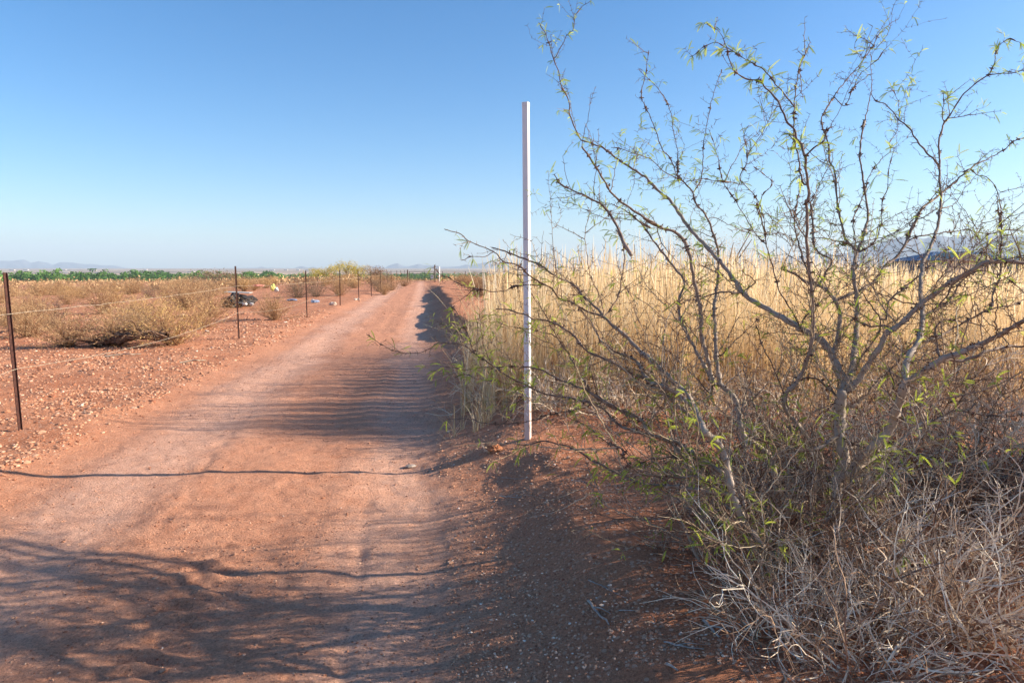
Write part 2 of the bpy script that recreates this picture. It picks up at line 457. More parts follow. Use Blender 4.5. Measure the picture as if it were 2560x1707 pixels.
# ---------------------------------------------------------------- mountains
def ridge(name, prof, dist, depth, rough, seed, n=260):
    """prof: (source px x, px above horizon) pairs; a real ridge with a front and a back slope"""
    hor = CY - F * math.tan(PITCH)
    px = np.array([p[0] for p in prof], float); ph = np.array([p[1] for p in prof], float)
    xs = np.linspace(px[0], px[-1], n)
    h = np.interp(xs, px, ph)
    h = np.maximum(0.2, h + rough * fbm(xs * 0.03, xs * 0, seed, 5) * np.minimum(1, h / 10))
    rows = 14; b = MB(); V = []
    for k in range(rows):
        f = k / (rows - 1)                       # 0 front foot, 0.5 crest, 1 back foot
        s = 1 - abs(2 * f - 1)
        d = dist + (f - 0.5) * depth
        xx = (xs - CX) / F * d / cp
        rib = fbm(xs * 0.05 + 3 * f, xs * 0 + f * 2.5, seed + 9, 4)
        hh = (h / F * dist) * np.clip(s ** 0.8 + 0.18 * rib * s * (1 - s) * 4, 0, 1)
        V.append(np.stack([xx, np.full(n, d), hh - 3], -1))
    v = np.concatenate(V)
    i = np.arange(rows - 1)[:, None] * n; j = np.arange(n - 1)[None]
    b.add(v, np.stack([i + j, i + j + 1, i + n + j + 1, i + n + j], -1).reshape(-1, 4))
    b.build(name, M['mountain'], smooth=True, kind='structure')

ridge('mountains', [(-700, 4), (-300, 20), (-60, 22), (0, 22), (20, 21), (50, 21), (75, 24), (92, 15), (112, 20), (130, 17), (146, 10), (165, 17), (205, 16), (225, 11), (300, 8), (330, 1)], 7600, 1000, 1.2, 3)
ridge('mountains', [(560, 1), (650, 2), (660, 5), (672, 2), (740, 1), (752, 5), (762, 7), (775, 2), (790, 5), (800, 1), (900, 2), (930, 3), (942, 8), (950, 9), (962, 5), (967, 2), (975, 8), (988, 12), (998, 14), (1010, 8), (1020, 6), (1035, 8), (1048, 13), (1062, 9), (1075, 8), (1090, 9), (1110, 4), (1150, 6), (1165, 11), (1180, 8), (1195, 12), (1215, 17), (1230, 12), (1260, 15), (1290, 16), (1310, 8), (1345, 3), (1370, 2)], 7000, 700, 1.0, 5, 420)
ridge('mountains', [(1290, 2), (1365, 21), (1400, 22), (1450, 21), (1520, 22), (1560, 18), (1700, 12), (1760, 8)], 7400, 900, 0.6, 8)
ridge('mountains', [(1640, 2), (1800, 20), (1950, 28), (2100, 40), (2170, 62), (2210, 76), (2300, 80), (2360, 86), (2420, 88), (2500, 88), (2560, 84), (2800, 90), (3200, 60), (3500, 20)], 5200, 1500, 1.5, 12, 340)

# ---------------------------------------------------------------- haze
hz = MB(); hz.box((0, 0, 136), (18400, 18400, 310))
hm = bpy.data.materials.new('thin_haze'); hm.use_nodes = True
hn = hm.node_tree; hn.nodes.clear()
ho = hn.nodes.new('ShaderNodeOutputMaterial'); pv = hn.nodes.new('ShaderNodeVolumePrincipled')
pv.inputs['Color'].default_value = (0.68, 0.83, 1.0, 1)
pv.inputs['Density'].default_value = 0.00016
pv.inputs['Anisotropy'].default_value = 0.0
hn.links.new(pv.outputs[0], ho.inputs['Volume'])
HAZE = True
if HAZE:
    hz.build('haze', hm, kind='stuff')

# ================================================================ mesquite
ZM = {'A': (1300, 0, 2.451), 'B': (1900, 0, 2.45), 'C': (1050, 550, 2.614), 'D': (1600, 500, 2.4125),
      'G': (1200, 1000, 2.2175), 'H': (1800, 1000, 2.218), 'E': (500, 620, 3.36)}

def parse(s):
    out = []; z = None
    for w in s.split():
        if w in ZM: z = ZM[w]; continue
        a, b = w.split(',')
        out.append((z[0] + float(a) / z[2], z[1] + float(b) / z[2]))
    return np.array(out)

# (start depth, end depth, start radius mm, end radius mm, leafiness, twigginess, trace)
BR = [
 # stems
 (3.75, 3.75, 27, 21, 0.0, 0.2, "H 640,860 650,740 655,650 648,540 650,450 690,330 680,260 660,180 668,80 665,0 D 1195,1330 1212,1240 1215,1165"),
 (3.75, 3.25, 21, 4.5, 0.55, 1.0, "D 1215,1165 1228,1100 1190,1010 1150,920 1085,840 965,770 860,710 740,640 640,580 560,470 480,370 380,260 290,160 180,0 A 870,1190 810,1130 760,1080 650,1010 600,975 520,915 440,880 375,860"),
 (3.35, 3.15, 5, 2, 0.7, 0.9, "A 375,860 330,770 305,690 300,620 250,520 240,450 210,375 165,230 115,140"),
 (3.2, 3.1, 3, 1.5, 0.45, 0.5, "A 210,370 250,290 290,220 330,170 335,110 370,55 435,5"),
 (3.75, 3.95, 17, 8, 0.1, 0.8, "D 1225,1150 1270,1050 1290,930 1305,800 1310,650 1300,540 1285,450 1295,370 1310,310"),
 (3.95, 4.2, 7, 2, 0.45, 0.9, "D 1310,310 1290,290 1240,230 1210,120 1190,20 B 455,1050 425,990 420,890 390,790 380,720 455,590 530,490 620,385 680,300 730,215 780,160 845,120"),
 (4.1, 4.3, 3, 1.4, 0.25, 0.6, "B 450,590 520,650 560,570 600,480 640,430 710,375 775,290 778,260"),
 (3.95, 4.0, 8, 4, 0.02, 0.6, "D 1310,310 B 650,1400 660,1290 630,1100 610,950 620,850 640,740"),
 (3.75, 3.45, 15, 7, 0.1, 1.0, "D 1240,1150 1320,1080 1380,980 1450,880 1490,800 1560,760 1680,640 1800,550 1880,490 1990,430 2090,375 2190,370 2316,380 2420,375"),
 (3.75, 3.35, 20, 17, 0.0, 0.3, "H 670,430 720,400 830,270 930,180 975,80 D 1530,1300 1570,1200 1610,1090"),
 (3.4, 3.2, 14, 4, 0.15, 1.0, "D 1610,1090 1600,1050 1620,950 1680,850 1700,760 1705,650 1690,540 1700,440 1710,370 1750,290 1790,180 1810,60 B 1110,1250 1100,1100 1100,1000 1095,880 1120,770"),
 (3.2, 3.0, 5, 2, 0.6, 1.0, "B 1120,770 1180,680 1230,600 1300,530 1400,460 1490,450 1560,445 1617,430 1700,400"),
 (3.2, 3.1, 3, 1.5, 0.9, 0.8, "B 1130,740 1120,680 1130,600 1110,555"),
 (3.1, 3.0, 2.5, 1.2, 0.9, 0.5, "B 1400,460 1430,400 1450,320 1480,270 1530,240 1590,260"),
 (3.3, 3.1, 6, 2, 0.5, 0.9, "B 1095,1010 1040,950 960,860 920,790 850,730 780,650 700,610 680,570"),
 (3.2, 3.1, 2.5, 1.3, 0.8, 0.6, "B 850,730 850,650 840,600 820,560 790,540"),
 (3.35, 2.9, 14, 7, 0.05, 0.9, "D 1610,1090 1630,1090 1700,1040 1820,960 1950,910 2100,850 2220,780 2316,730 2420,690"),
 (3.2, 3.3, 8, 4, 0.1, 0.8, "D 1820,960 1960,965 2100,910 2220,885 2316,880 2400,860"),
 (3.75, 3.8, 12, 7, 0.05, 0.8, "D 1155,930 1190,840 1205,700 1180,610 1120,540 1060,510 1010,500 940,450 860,410"),
 (3.8, 3.6, 9, 5, 0.1, 1.0, "D 1180,605 1290,560 1400,500 1480,400 1560,330 1620,220 1690,70 B 900,1450 940,1380 980,1290 1080,1210 1200,1110"),
 (3.6, 3.3, 5, 2, 0.5, 0.9, "B 1200,1110 1290,1030 1400,970 1490,920 1560,860 1617,845 1720,820"),
 (3.4, 3.4, 2.6, 1.3, 0.5, 0.8, "B 1290,1035 1330,1070 1400,1090 1450,1160 1470,1250 1480,1330 1470,1430 1480,1560"),
 (3.8, 3.9, 6, 2.5, 0.1, 0.8, "D 1060,510 1000,400 970,310 940,200 930,110 950,20 B 215,1280 235,1200 260,1100"),
 (3.8, 3.9, 6, 2, 0.15, 0.9, "D 1080,510 1120,440 1160,370 1060,300 1045,200 1040,100 1030,20 B 330,1400 310,1260 330,1200 370,1120 425,1010"),
 (4.2, 4.1, 14, 5, 0.2, 0.9, "H 530,880 500,600 560,330 D 870,1240 950,1090 1010,960 1040,800 1040,600 1020,400 1005,250 1010,120 1000,0 B 285,1240 300,1170 285,1080 280,960"),
 (4.1, 3.9, 6, 2.2, 0.85, 1.0, "B 280,960 230,850 215,800 160,740 110,620 40,545 A 1470,500 1380,485 1340,460 1290,400 1270,300"),
 (4.1, 4.2, 4, 2, 0.35, 0.8, "B 290,1130 260,1110 240,1000 220,900 205,800 210,660 220,550 245,400 280,320 308,260"),
 (4.0, 3.8, 3.5, 1.5, 0.9, 1.0, "B 208,650 140,570 60,470 A 1480,420 1390,370 1270,295 1180,265 1090,320 1040,350"),
 (4.0, 3.8, 2.2, 1.2, 0.9, 0.8, "A 1270,295 1240,220 1190,175 1140,140"),
 (4.1, 4.0, 4, 2, 0.25, 0.9, "B 280,960 330,910 390,860 410,800 450,780"),
 # middle-left stems
 (3.6, 3.6, 20, 14, 0.0, 0.3, "H 440,900 400,800 345,640 310,460 280,320 200,250 130,200 100,50 D 560,1180 480,1110"),
 (3.6, 3.9, 13, 4, 0.2, 1.0, "D 480,1110 460,930 455,800 450,640 470,480 470,300 440,200 400,100 330,10 A 1060,1185 1000,1110"),
 (3.9, 4.0, 4, 1.6, 0.3, 0.9, "A 1000,1110 950,1050 930,980 870,910 810,740 770,660 745,600 750,540 770,450 790,310"),
 (3.9, 4.0, 3.5, 1.6, 0.25, 0.9, "A 1060,1175 1110,1100 1120,960 1130,850 1155,720 1170,640 1210,500 1235,430"),
 (3.9, 3.9, 3, 1.4, 0.3, 0.9, "A 965,1100 965,930 940,800 930,720 900,620 850,550 780,480 730,430"),
 (3.9, 3.6, 3.2, 1.8, 0.6, 0.9, "A 1000,1110 880,1050 790,970 700,945 620,910 560,905"),
 (3.6, 3.4, 12, 4, 0.35, 1.0, "D 440,1100 410,960 370,820 370,700 350,580 320,450 300,330 240,215 110,160 20,110 A 880,1405 740,1320 680,1280 570,1190 500,1080 430,970 380,900"),
 (3.4, 3.9, 11, 3, 0.3, 1.0, "D 440,1100 400,1020 300,840 240,700 235,600 270,500 220,420 130,310 50,200 0,130 A 800,1400 740,1370 700,1330 640,1290 560,1250"),
 (3.5, 3.3, 9, 2, 0.35, 1.0, "A 680,1560 640,1490 600,1400 550,1310 480,1240 370,1190 250,1130 210,1070"),
 (3.4, 3.2, 3, 1.2, 0.6, 0.8, "A 700,1345 620,1340 520,1335 430,1300 330,1250 260,1240"),
 # long arms to the left
 (3.3, 3.1, 14, 13, 0.0, 0.3, "H 310,1040 280,930 250,830 150,700 100,600 60,470 30,330 0,250 G 1250,180"),
 (3.2, 4.2, 13, 3.5, 0.25, 1.0, "G 1250,180 D 300,1200 190,1080 90,980 0,910 C 1340,750 1270,700 1200,630 1150,570 1060,490 1010,430 860,350 790,295 700,260 540,200 470,180"),
 (3.9, 4.1, 6, 2, 0.3, 1.0, "C 1205,630 1080,590 1000,540 910,510 850,440 790,410 700,350 650,300 540,265 480,205 320,140 270,95 160,60"),
 (3.9, 3.7, 4, 2.5, 0.35, 0.8, "C 1205,630 1275,540 1300,470 1330,320 1335,230 1320,150 1280,60"),
 (4.1, 4.0, 2.2, 1.1, 0.15, 0.5, "C 480,210 410,240 330,240 270,265"),
 (4.1, 4.4, 3, 1.4, 0.2, 0.7, "C 800,420 700,425 600,440 540,470 400,455 280,430 210,390 130,350 90,310"),
 (3.3, 4.0, 10, 3, 0.2, 1.0, "D 330,1260 200,1150 60,1090 0,1010 C 1500,1010 1380,900 1290,870 1180,780 1110,660 1040,580"),
 (3.4, 4.2, 11, 3, 0.35, 1.0, "G 1390,430 1330,280 1230,160 1100,30 C 1520,1070 1400,1010 1260,930 1100,860 1000,750 850,665 740,650 690,620 580,590 500,580"),
 (3.8, 4.3, 7, 2, 0.4, 1.0, "C 1400,1290 1160,1165 1060,1020 980,890 900,770 830,640 770,530"),
 (4.0, 4.3, 3, 1.4, 0.5, 0.8, "C 900,770 830,740 690,710 560,690 500,660"),
 (4.0, 4.2, 3, 1.4, 0.45, 0.7, "C 1160,1150 1120,1000 1090,850 1060,800"),
 (3.3, 4.2, 11, 2.6, 0.4, 1.0, "G 1440,580 1340,400 1220,330 1100,240 950,190 C 1430,1290 1280,1220 1060,1100 930,1050 760,970 620,960 480,960 380,965"),
 (3.5, 4.3, 9, 2, 0.5, 1.0, "G 1200,430 1080,250 900,180 C 1300,1340 1180,1220 1000,1170 800,1130 700,1080 560,1010 430,920 350,860 330,790 260,640 200,545"),
 (4.2, 4.3, 2.4, 1.1, 0.4, 0.7, "C 420,920 350,870 270,815 E 2000,800 1920,850 1770,885 1600,850 1500,800 1400,725"),
 (4.2, 4.3, 2.2, 1.0, 0.8, 0.8, "C 470,970 380,960 290,980 180,960 80,990"),
 (4.1, 4.2, 2.2, 1.0, 0.6, 0.8, "C 480,960 430,850 400,720 390,620"),
 (4.1, 4.2, 2.2, 1.0, 0.7, 0.8, "C 760,1090 640,1080 520,1050 400,1040 280,1010 230,1030"),
 (3.6, 4.0, 4, 1.3, 0.25, 0.7, "C 1180,1190 1050,1230 820,1280 730,1310 520,1330 380,1320 350,1300 180,1300"),
 (3.7, 3.9, 2.2, 1.0, 0.2, 0.6, "C 650,1170 600,1250 560,1320 510,1350 490,1420"),
 (3.3, 3.6, 10, 2, 0.8, 1.0, "G 1380,520 1230,500 1080,480 900,460 720,380 600,320 520,270 430,240 340,230 250,250 190,240"),
 (3.3, 3.3, 7, 2, 0.8, 1.0, "G 1340,510 1200,430 1100,430 1000,430 860,390 790,300"),
 (3.3, 3.4, 5, 1.6, 0.8, 1.0, "G 1250,400 1180,330 1020,320 900,340 830,380 700,400"),
 (3.5, 3.8, 3, 1.2, 0.6, 1.0, "G 780,270 700,230 640,180 560,130 480,90"),
 (3.2, 2.9, 7, 2, 0.3, 1.0, "G 1600,850 1520,790 1440,700 1380,640 1300,520 1270,460"),
 (3.2, 3.0, 12, 6, 0.1, 0.6, "G 1640,1060 1560,990 1440,880 1350,800 1250,745 1220,700"),
 (3.1, 3.0, 3, 1.2, 0.4, 0.7, "G 1390,820 1320,800 1260,830 1240,890 1210,910"),
 (3.3, 3.2, 9, 4, 0.4, 0.8, "G 1610,1040 1590,860 1500,700 1470,600 1440,500"),
 (3.5, 3.3, 9, 3, 0.25, 0.6, "H 650,200 560,260 480,280 380,270 280,240 200,210"),
 (3.5, 3.2, 5, 2, 0.5, 0.8, "H 630,625 500,625 400,630 270,650 200,700 110,730"),
 (3.7, 3.4, 8, 3, 0.2, 0.5, "H 640,840 540,830 440,800 430,760 500,735 590,730 640,680"),
 (3.6, 3.2, 4, 1.5, 0.5, 0.7, "H 645,530 700,570 790,590 870,540 930,470"),
 (3.5, 3.3, 4, 1.5, 0.9, 0.8, "H 300,300 260,250 230,200 160,200"),
 (3.5, 3.1, 4, 1.5, 0.8, 0.7, "H 660,190 760,250 900,290 1010,300 1130,290 1220,310 1250,360"),
 (3.75, 4.4, 11, 5, 0.05, 0.7, "H 740,400 880,300 960,260 1100,140 1200,110 1350,70 1420,20"),
 (4.0, 4.1, 4, 2, 0.1, 0.8, "H 1160,125 1300,60 1450,80 1590,90 1700,80"),
 (3.9, 4.1, 8, 3, 0.1, 0.9, "D 1270,1250 1370,1170 1440,1080 1520,1010 1590,930 1660,900 1740,860"),
 (3.8, 4.0, 6, 2.5, 0.1, 0.9, "D 1270,1050 1330,960 1420,830 1450,770 1450,720 1410,660 1340,560"),
 (3.6, 3.8, 6, 2.5, 0.15, 0.9, "D 1480,720 1500,610 1560,560 1640,490 1720,430 1820,320 1870,290"),
 (3.6, 3.7, 5, 2.5, 0.1, 0.8, "D 1500,760 1380,760 1290,710 1220,680"),
 (3.5, 3.4, 5, 2, 0.15, 0.9, "D 1705,700 1790,650 1880,590 1930,500 2000,430 2120,250 2250,200 2316,150 2400,110"),
 (3.5, 3.5, 4, 1.6, 0.3, 0.9, "D 1600,270 1650,230 1750,205 1900,190 1960,178 2060,200 2140,200 2220,180 2300,190"),
 (3.5, 3.6, 4, 2, 0.1, 0.8, "D 1780,650 1840,590 1900,500 2040,430 2160,450 2230,480 2316,560"),
 (3.4, 3.6, 5, 2, 0.1, 0.8, "D 1810,940 1790,880 1785,780 1830,720 1960,740 2080,760"),
 (3.4, 3.7, 6, 2.5, 0.1, 0.9, "D 1700,860 1830,810 1950,740 2100,665 2250,630 2330,590"),
 (3.3, 3.3, 5, 2, 0.1, 0.8, "D 2110,665 2140,540 2175,440 2175,330 2180,180 2175,80 B 1475,1400 1450,1200"),
 (3.5, 3.3, 5, 2, 0.15, 0.9, "D 965,770 1000,700 1040,660 D 1110,590"),
 (3.6, 3.4, 6, 3, 0.05, 0.9, "D 620,565 540,555 450,565 340,600 270,605"),
 (3.7, 3.6, 4, 2, 0.1, 0.8, "D 630,550 680,510 700,495 660,460 610,425"),
 (3.6, 3.7, 4, 1.8, 0.2, 0.9, "D 985,800 900,640 850,570 820,470 770,300 760,240 730,100 700,20 A 1510,1440 1470,1260 1420,1180 1360,1120"),
 (3.7, 3.7, 2.6, 1.2, 0.5, 0.9, "A 1510,1500 1450,1440 1370,1310 1300,1200 1240,1100 1210,960 1160,800"),
 (3.7, 3.7, 2.4, 1.2, 0.5, 0.9, "A 1360,1120 1350,1080 1390,1000 1390,900 1370,830 1400,770"),
 (3.7, 3.6, 2.2, 1.1, 0.4, 0.8, "A 1360,1130 1250,1110 1110,1100 1020,1110"),
 (3.7, 3.7, 2.2, 1.1, 0.3, 0.8, "A 1465,1250 1500,1180 1550,1120 1500,1070 1430,1020"),
 (3.7, 3.7, 2.5, 1.2, 0.2, 0.8, "A 1180,1330 1290,1380 1400,1430 1500,1460"),
 (3.9, 4.0, 3.5, 1.6, 0.3, 0.9, "B 590,1530 570,1350 620,1230 670,1080 740,980 800,930 790,880 840,800 840,740"),
 (3.9, 4.0, 3.5, 1.6, 0.4, 1.0, "B 620,1540 700,1480 740,1380 750,1240 780,1150 790,1040 820,910"),
 (3.8, 3.7, 3, 1.4, 0.2, 0.8, "B 500,1500 620,1480 760,1450 860,1400 960,1330"),
 (4.2, 4.3, 5, 2, 0.1, 0.9, "D 910,1400 900,1300 860,1150 800,1000 740,880 700,760"),
 (3.5, 3.4, 4, 1.5, 0.2, 0.6, "D 1600,1330 1570,1270 1530,1120 1500,1000"),
 (3.8, 3.9, 6, 2.5, 0.1, 0.9, "D 1190,1180 1120,1120 1050,1070 960,1080"),
 (4.0, 4.1, 4, 1.8, 0.1, 0.9, "D 490,930 560,860 650,780 720,710"),
 (3.9, 4.0, 5, 2, 0.15, 0.9, "D 420,1160 330,1060 260,1000 200,930 100,880 0,850"),
]

def smooth_poly(p, step):
    """Catmull-Rom through the points, resampled about every `step`"""
    p = np.asarray(p, float)
    if len(p) < 3:
        n = max(2, int(np.linalg.norm(p[-1] - p[0]) / step) + 1)
        return p[0] + (p[-1] - p[0]) * np.linspace(0, 1, n)[:, None]
    q = np.concatenate([[2 * p[0] - p[1]], p, [2 * p[-1] - p[-2]]])
    out = []
    for i in range(1, len(q) - 2):
        n = max(1, int(np.linalg.norm(q[i + 1] - q[i]) / step))
        t = (np.arange(n) / n)[:, None]
        out.append(0.5 * (2 * q[i] + (q[i + 1] - q[i - 1]) * t + (2 * q[i - 1] - 5 * q[i] + 4 * q[i + 1] - q[i + 2]) * t ** 2
                          + (3 * q[i] - q[i - 1] - 3 * q[i + 1] + q[i + 2]) * t ** 3))
    out.append(q[-2][None])
    return np.concatenate(out)

def unit(v):
    return v / (np.linalg.norm(v) + 1e-9)

def rdir():
    return unit(rng.normal(size=3))

def leaf(lf, lp, p, d, size):
    """mesquite leaf: a petiole that forks into one or two pairs of narrow drooping pinnae of leaflets"""
    pet = 0.25 * size
    q = p + d * pet
    lf.tube(np.array([p, q]), [0.0007, 0.0006], 3, a=0.35)
    side = unit(np.cross(d, rdir()))
    tone = float(np.clip(0.55 + rng.normal() * 0.25, 0, 1))
    for sgn in ((-1, 1) if rng.random() < 0.85 else (1,)):
        dd = unit(d + side * sgn * 0.55 + np.array([0, 0, -0.15]))
        L = size * rng.uniform(0.7, 1.1); n = 6
        pts = [q]; cur = dd.copy()
        bend = rng.uniform(0.1, 0.5)
        for k in range(n):
            pts.append(pts[-1] + cur * L / n)
            cur = unit(cur + np.array([0, 0, -bend / n * 2.2]) + 0.05 * rdir())
        pts = np.array(pts)
        wd = unit(np.cross(cur, rdir()))
        # serrated row of leaflets: short quads either side of the rib
        m = 9
        tt = np.linspace(0.08, 1, m) * n
        i0 = np.minimum(tt.astype(int), n - 1); fr = (tt - i0)[:, None]
        c = pts[i0] * (1 - fr) + pts[i0 + 1] * fr
        rib = unit(pts[-1] - pts[0])
        w = 0.0046 * (size / 0.06) * np.sin(np.linspace(0.5, 2.7, m))[:, None]
        g = L / m * 0.46
        for s2 in (-1, 1):
            a = c - rib * g; b = c + rib * g * 0.6
            e = c + wd * s2 * w + rib * g * 1.3; f = c + wd * s2 * w - rib * g * 0.3
            v = np.stack([a, b, e, f], 1).reshape(-1, 3)
            lf.add(v, np.arange(m * 4).reshape(-1, 4), a=tone)

def thorn(mb, p, d, L):
    mb.tube(np.array([p, p + d * L * 0.5, p + d * L]), [0.0016, 0.001, 0.0003], 3, a=0.8)

def twig(wd, lf, p, d, L, r, leafy, depth=0):
    """a zig-zag side shoot with nodes, thorns and leaves"""
    n = max(3, int(L / 0.028))
    pts = [p]; cur = d.copy(); axis = unit(np.cross(d, rdir()))
    for k in range(n):
        cur = unit(cur + axis * (0.26 if k % 2 else -0.26) + rdir() * 0.16 + np.array([0, 0, 0.03]))
        pts.append(pts[-1] + cur * L / n)
    pts = np.array(pts)
    rad = np.linspace(r, max(0.0008, r * 0.35), len(pts))
    wd.tube(pts, rad, 4 if r > 0.002 else 3, a=float(rng.uniform(0.0, 0.6)) if depth < 0 or p[2] < 1.1 else 0.7)
    for k in range(1, len(pts)):
        t = unit(pts[k] - pts[k - 1]); s = unit(np.cross(t, rdir()))
        if rng.random() < 0.75:
            thorn(wd, pts[k], unit(s + t * 0.4), rng.uniform(0.010, 0.028))
            if rng.random() < 0.6: thorn(wd, pts[k], unit(-s + t * 0.4), rng.uniform(0.010, 0.025))
        if rng.random() < leafy * 0.8:
            for _ in range(rng.integers(1, 3)):
                leaf(lf, None, pts[k], unit(s * rng.choice([-1, 1]) + 0.6 * t + 0.4 * rdir()), rng.uniform(0.028, 0.062))
        if depth < 1 and rng.random() < (0.32 if depth < 0 else 0.16) and L > 0.1:
            twig(wd, lf, pts[k], unit(t + 1.0 * s), L * rng.uniform(0.3, 0.55), r * 0.6, leafy, depth + 1)

def build_mesquite():
    base = P(2088, 1383, 3.26)
    root = empty('mesquite_tree', (base[0], base[1], gz(base[0], base[1])), 'big thorny mesquite with crooked bare stems and sparse yellow-green leaves right of the white pole', 'tree')
    O = np.array(root.location)
    trunk, br, tw, lf = MB(), MB(), MB(), MB()
    rd = np.random.default_rng(4); trunks = [trunk]
    seen = []; stems3 = []                     # (px,py,depth,radius)
    for (d0, d1, r0, r1, leafy, twg, tr) in BR:
        d0 *= 0.87; d1 *= 0.87
        s2 = parse(tr)
        dl = d1 - d0
        if seen:
            A = np.array(seen)
            dd = np.hypot(A[:, 0] - s2[0][0], A[:, 1] - s2[0][1])
            k = int(np.argmin(dd))
            if dd[k] < 45:
                d0 = A[k, 2]
                if dd[k] > 3: s2 = np.concatenate([[[A[k, 0], A[k, 1]]], s2])
        # the crown has depth: limbs lean away from or towards the road by different amounts
        top = s2[:, 1].min()
        span = np.linalg.norm(s2[-1] - s2[0]) / 600.0
        if top < 700 and s2[0][0] > 1500:
            dl += span * float(rd.choice([-0.45, -0.15, 0.35, 0.9, 1.3], p=[0.2, 0.2, 0.2, 0.2, 0.2]))
        d1 = min(4.7, max(2.35, d0 + dl))
        px = smooth_poly(s2, 7.0)
        ln = np.concatenate([[0], np.cumsum(np.linalg.norm(np.diff(px, axis=0), axis=1))]); ln /= ln[-1]
        dep = d0 + (d1 - d0) * ln + 0.05 * np.sin(ln * 9 + rng.uniform(0, 6)) * ln
        p3 = np.array([P(a, b, c) for (a, b), c in zip(px, dep)])
        n = len(p3)
        # sink the foot of a ground stem
        if s2[0][1] > 1370 and d0 < 3.4:
            g = gz(p3[0][0], p3[0][1])
            p3 = np.concatenate([[[p3[0][0], p3[0][1] + 0.02, min(g, p3[0][2]) - 0.08]], p3]); ln = np.concatenate([[0], ln]); px = np.concatenate([px[:1], px]); dep = np.concatenate([dep[:1], dep]); n += 1
        rad = (r0 + (r1 - r0) * ln ** 0.8) * 0.001
        sc_ = np.cumsum(np.concatenate([[0], np.linalg.norm(np.diff(p3, axis=0), axis=1)]))
        ph = rng.uniform(0, 6, 4)
        tri = lambda v: 2 * np.abs(2 * (v - np.floor(v + 0.5))) - 1      # sharp kinks at the nodes, not smooth waves
        amp = 0.0042 if rad[0] < 0.011 else 0.0028
        for ax in (0, 2, 1):
            p3[1:-1, ax] += amp * (tri(sc_ / 0.085 + ph[ax]) * 0.6 + 0.8 * vnoise(sc_ / 0.06, sc_ * 0 + ph[ax] * 7, 3))[1:-1]
        rad = rad * (1 + 0.09 * rng.normal(size=n) + (0.10 if r0 < 12 else 0.04) * vnoise(sc_ / 0.05, sc_ * 0 + ph[3], 9))
        knob = rng.random(n) < 0.13
        rad = np.where(knob, rad * (1.4 if r0 < 12 else 1.1) + 0.0022, rad)
        for k in range(0, n, 2): seen.append((px[k][0], px[k][1], dep[k], rad[k]))
        tint = np.clip(0.95 - rad / 0.016, 0.02, 0.9)
        big = r0 >= 14
        e0 = unit(p3[0] - p3[1]); e1 = unit(p3[-1] - p3[-2])       # rounded ends, so joints close
        pp = np.concatenate([[p3[0] + e0 * rad[0] * 0.9, p3[0] + e0 * rad[0] * 0.6], p3, [p3[-1] + e1 * rad[-1] * 0.6, p3[-1] + e1 * rad[-1] * 0.95]])
        rr_ = np.concatenate([[rad[0] * 0.05, rad[0] * 0.75], rad, [rad[-1] * 0.75, rad[-1] * 0.05]])
        if big and r1 >= 13 and s2[0][1] > 1370 and trunks[-1].n: trunks.append(MB())
        (trunks[-1] if big and r1 >= 13 else br).tube(pp, rr_, 9 if big else 6 if r0 > 5 else 5, a=np.concatenate([tint[:1], tint[:1], tint, tint[-1:], tint[-1:]]))
        stems3 += [(p3[k], unit(p3[k] - p3[k - 1]), k, rad[k]) for k in range(1, n, 2)]
        acc = rng.uniform(0.0, 0.06)
        for k in range(1, n):
            seg = np.linalg.norm(p3[k] - p3[k - 1]); acc -= seg
            t = unit(p3[k] - p3[k - 1])
            if knob[k] and rad[k] > 0.0048:                # dark spiny burls on the older wood
                for _ in range(rng.integers(4, 8)):
                    s = unit(np.cross(t, rdir())); p = p3[k] + s * rad[k] * 0.8
                    e = unit(s + 0.5 * rdir()) * rng.uniform(0.006, 0.016)
                    tw.tube(np.array([p, p + e * 0.6, p + e]), [0.0034, 0.0026, 0.0008], 4, a=1.0)
            if rad[k] > 0.0125 and rng.random() > 0.15:
                continue
            if acc <= 0:
                acc = rng.uniform(0.018, 0.045)
                s = unit(np.cross(t, rdir())); p = p3[k] + s * rad[k] * 0.7
                thorn(tw, p, unit(s + 0.4 * t), rng.uniform(0.012, 0.03))
                thorn(tw, p, unit(-s + 0.4 * t), rng.uniform(0.012, 0.03))
                if rng.random() < leafy * 0.8:
                    for _ in range(rng.integers(1, 4) + (2 if leafy > 0.85 else 0)):
                        leaf(lf, None, p, unit(s + 0.8 * t + 0.5 * rdir()), rng.uniform(0.028, 0.066))
                if rng.random() < twg * 0.55:
                    s = unit(np.cross(t, rdir())); s[2] += 0.15
                    L = rng.choice([0.05, 0.09, 0.15, 0.25, 0.42], p=[0.33, 0.27, 0.2, 0.13, 0.07]) * rng.uniform(0.7, 1.2)
                    twig(tw, lf, p, unit(t * 0.7 + s), L, min(rad[k] * 0.5, 0.0018 + 0.004 * L), leafy * 0.5)
    # crowded younger shoots rising from the low stems
    lo = tw
    cand = [q for q in stems3 if q[3] > 0.0045 and 0.15 < q[0][2] < 1.5 and q[0][0] > 0.3]
    for _ in range(120):
        p, t, _, r_ = cand[rng.integers(0, len(cand))]
        d = unit(t * 0.7 + rdir() * 0.75 + np.array([-0.1, 0.1, 0.35]))
        twig(tw, lf, p, d, rng.uniform(0.25, 0.65), min(r_ * 0.5, rng.uniform(0.002, 0.0042)), 0.07, -1)
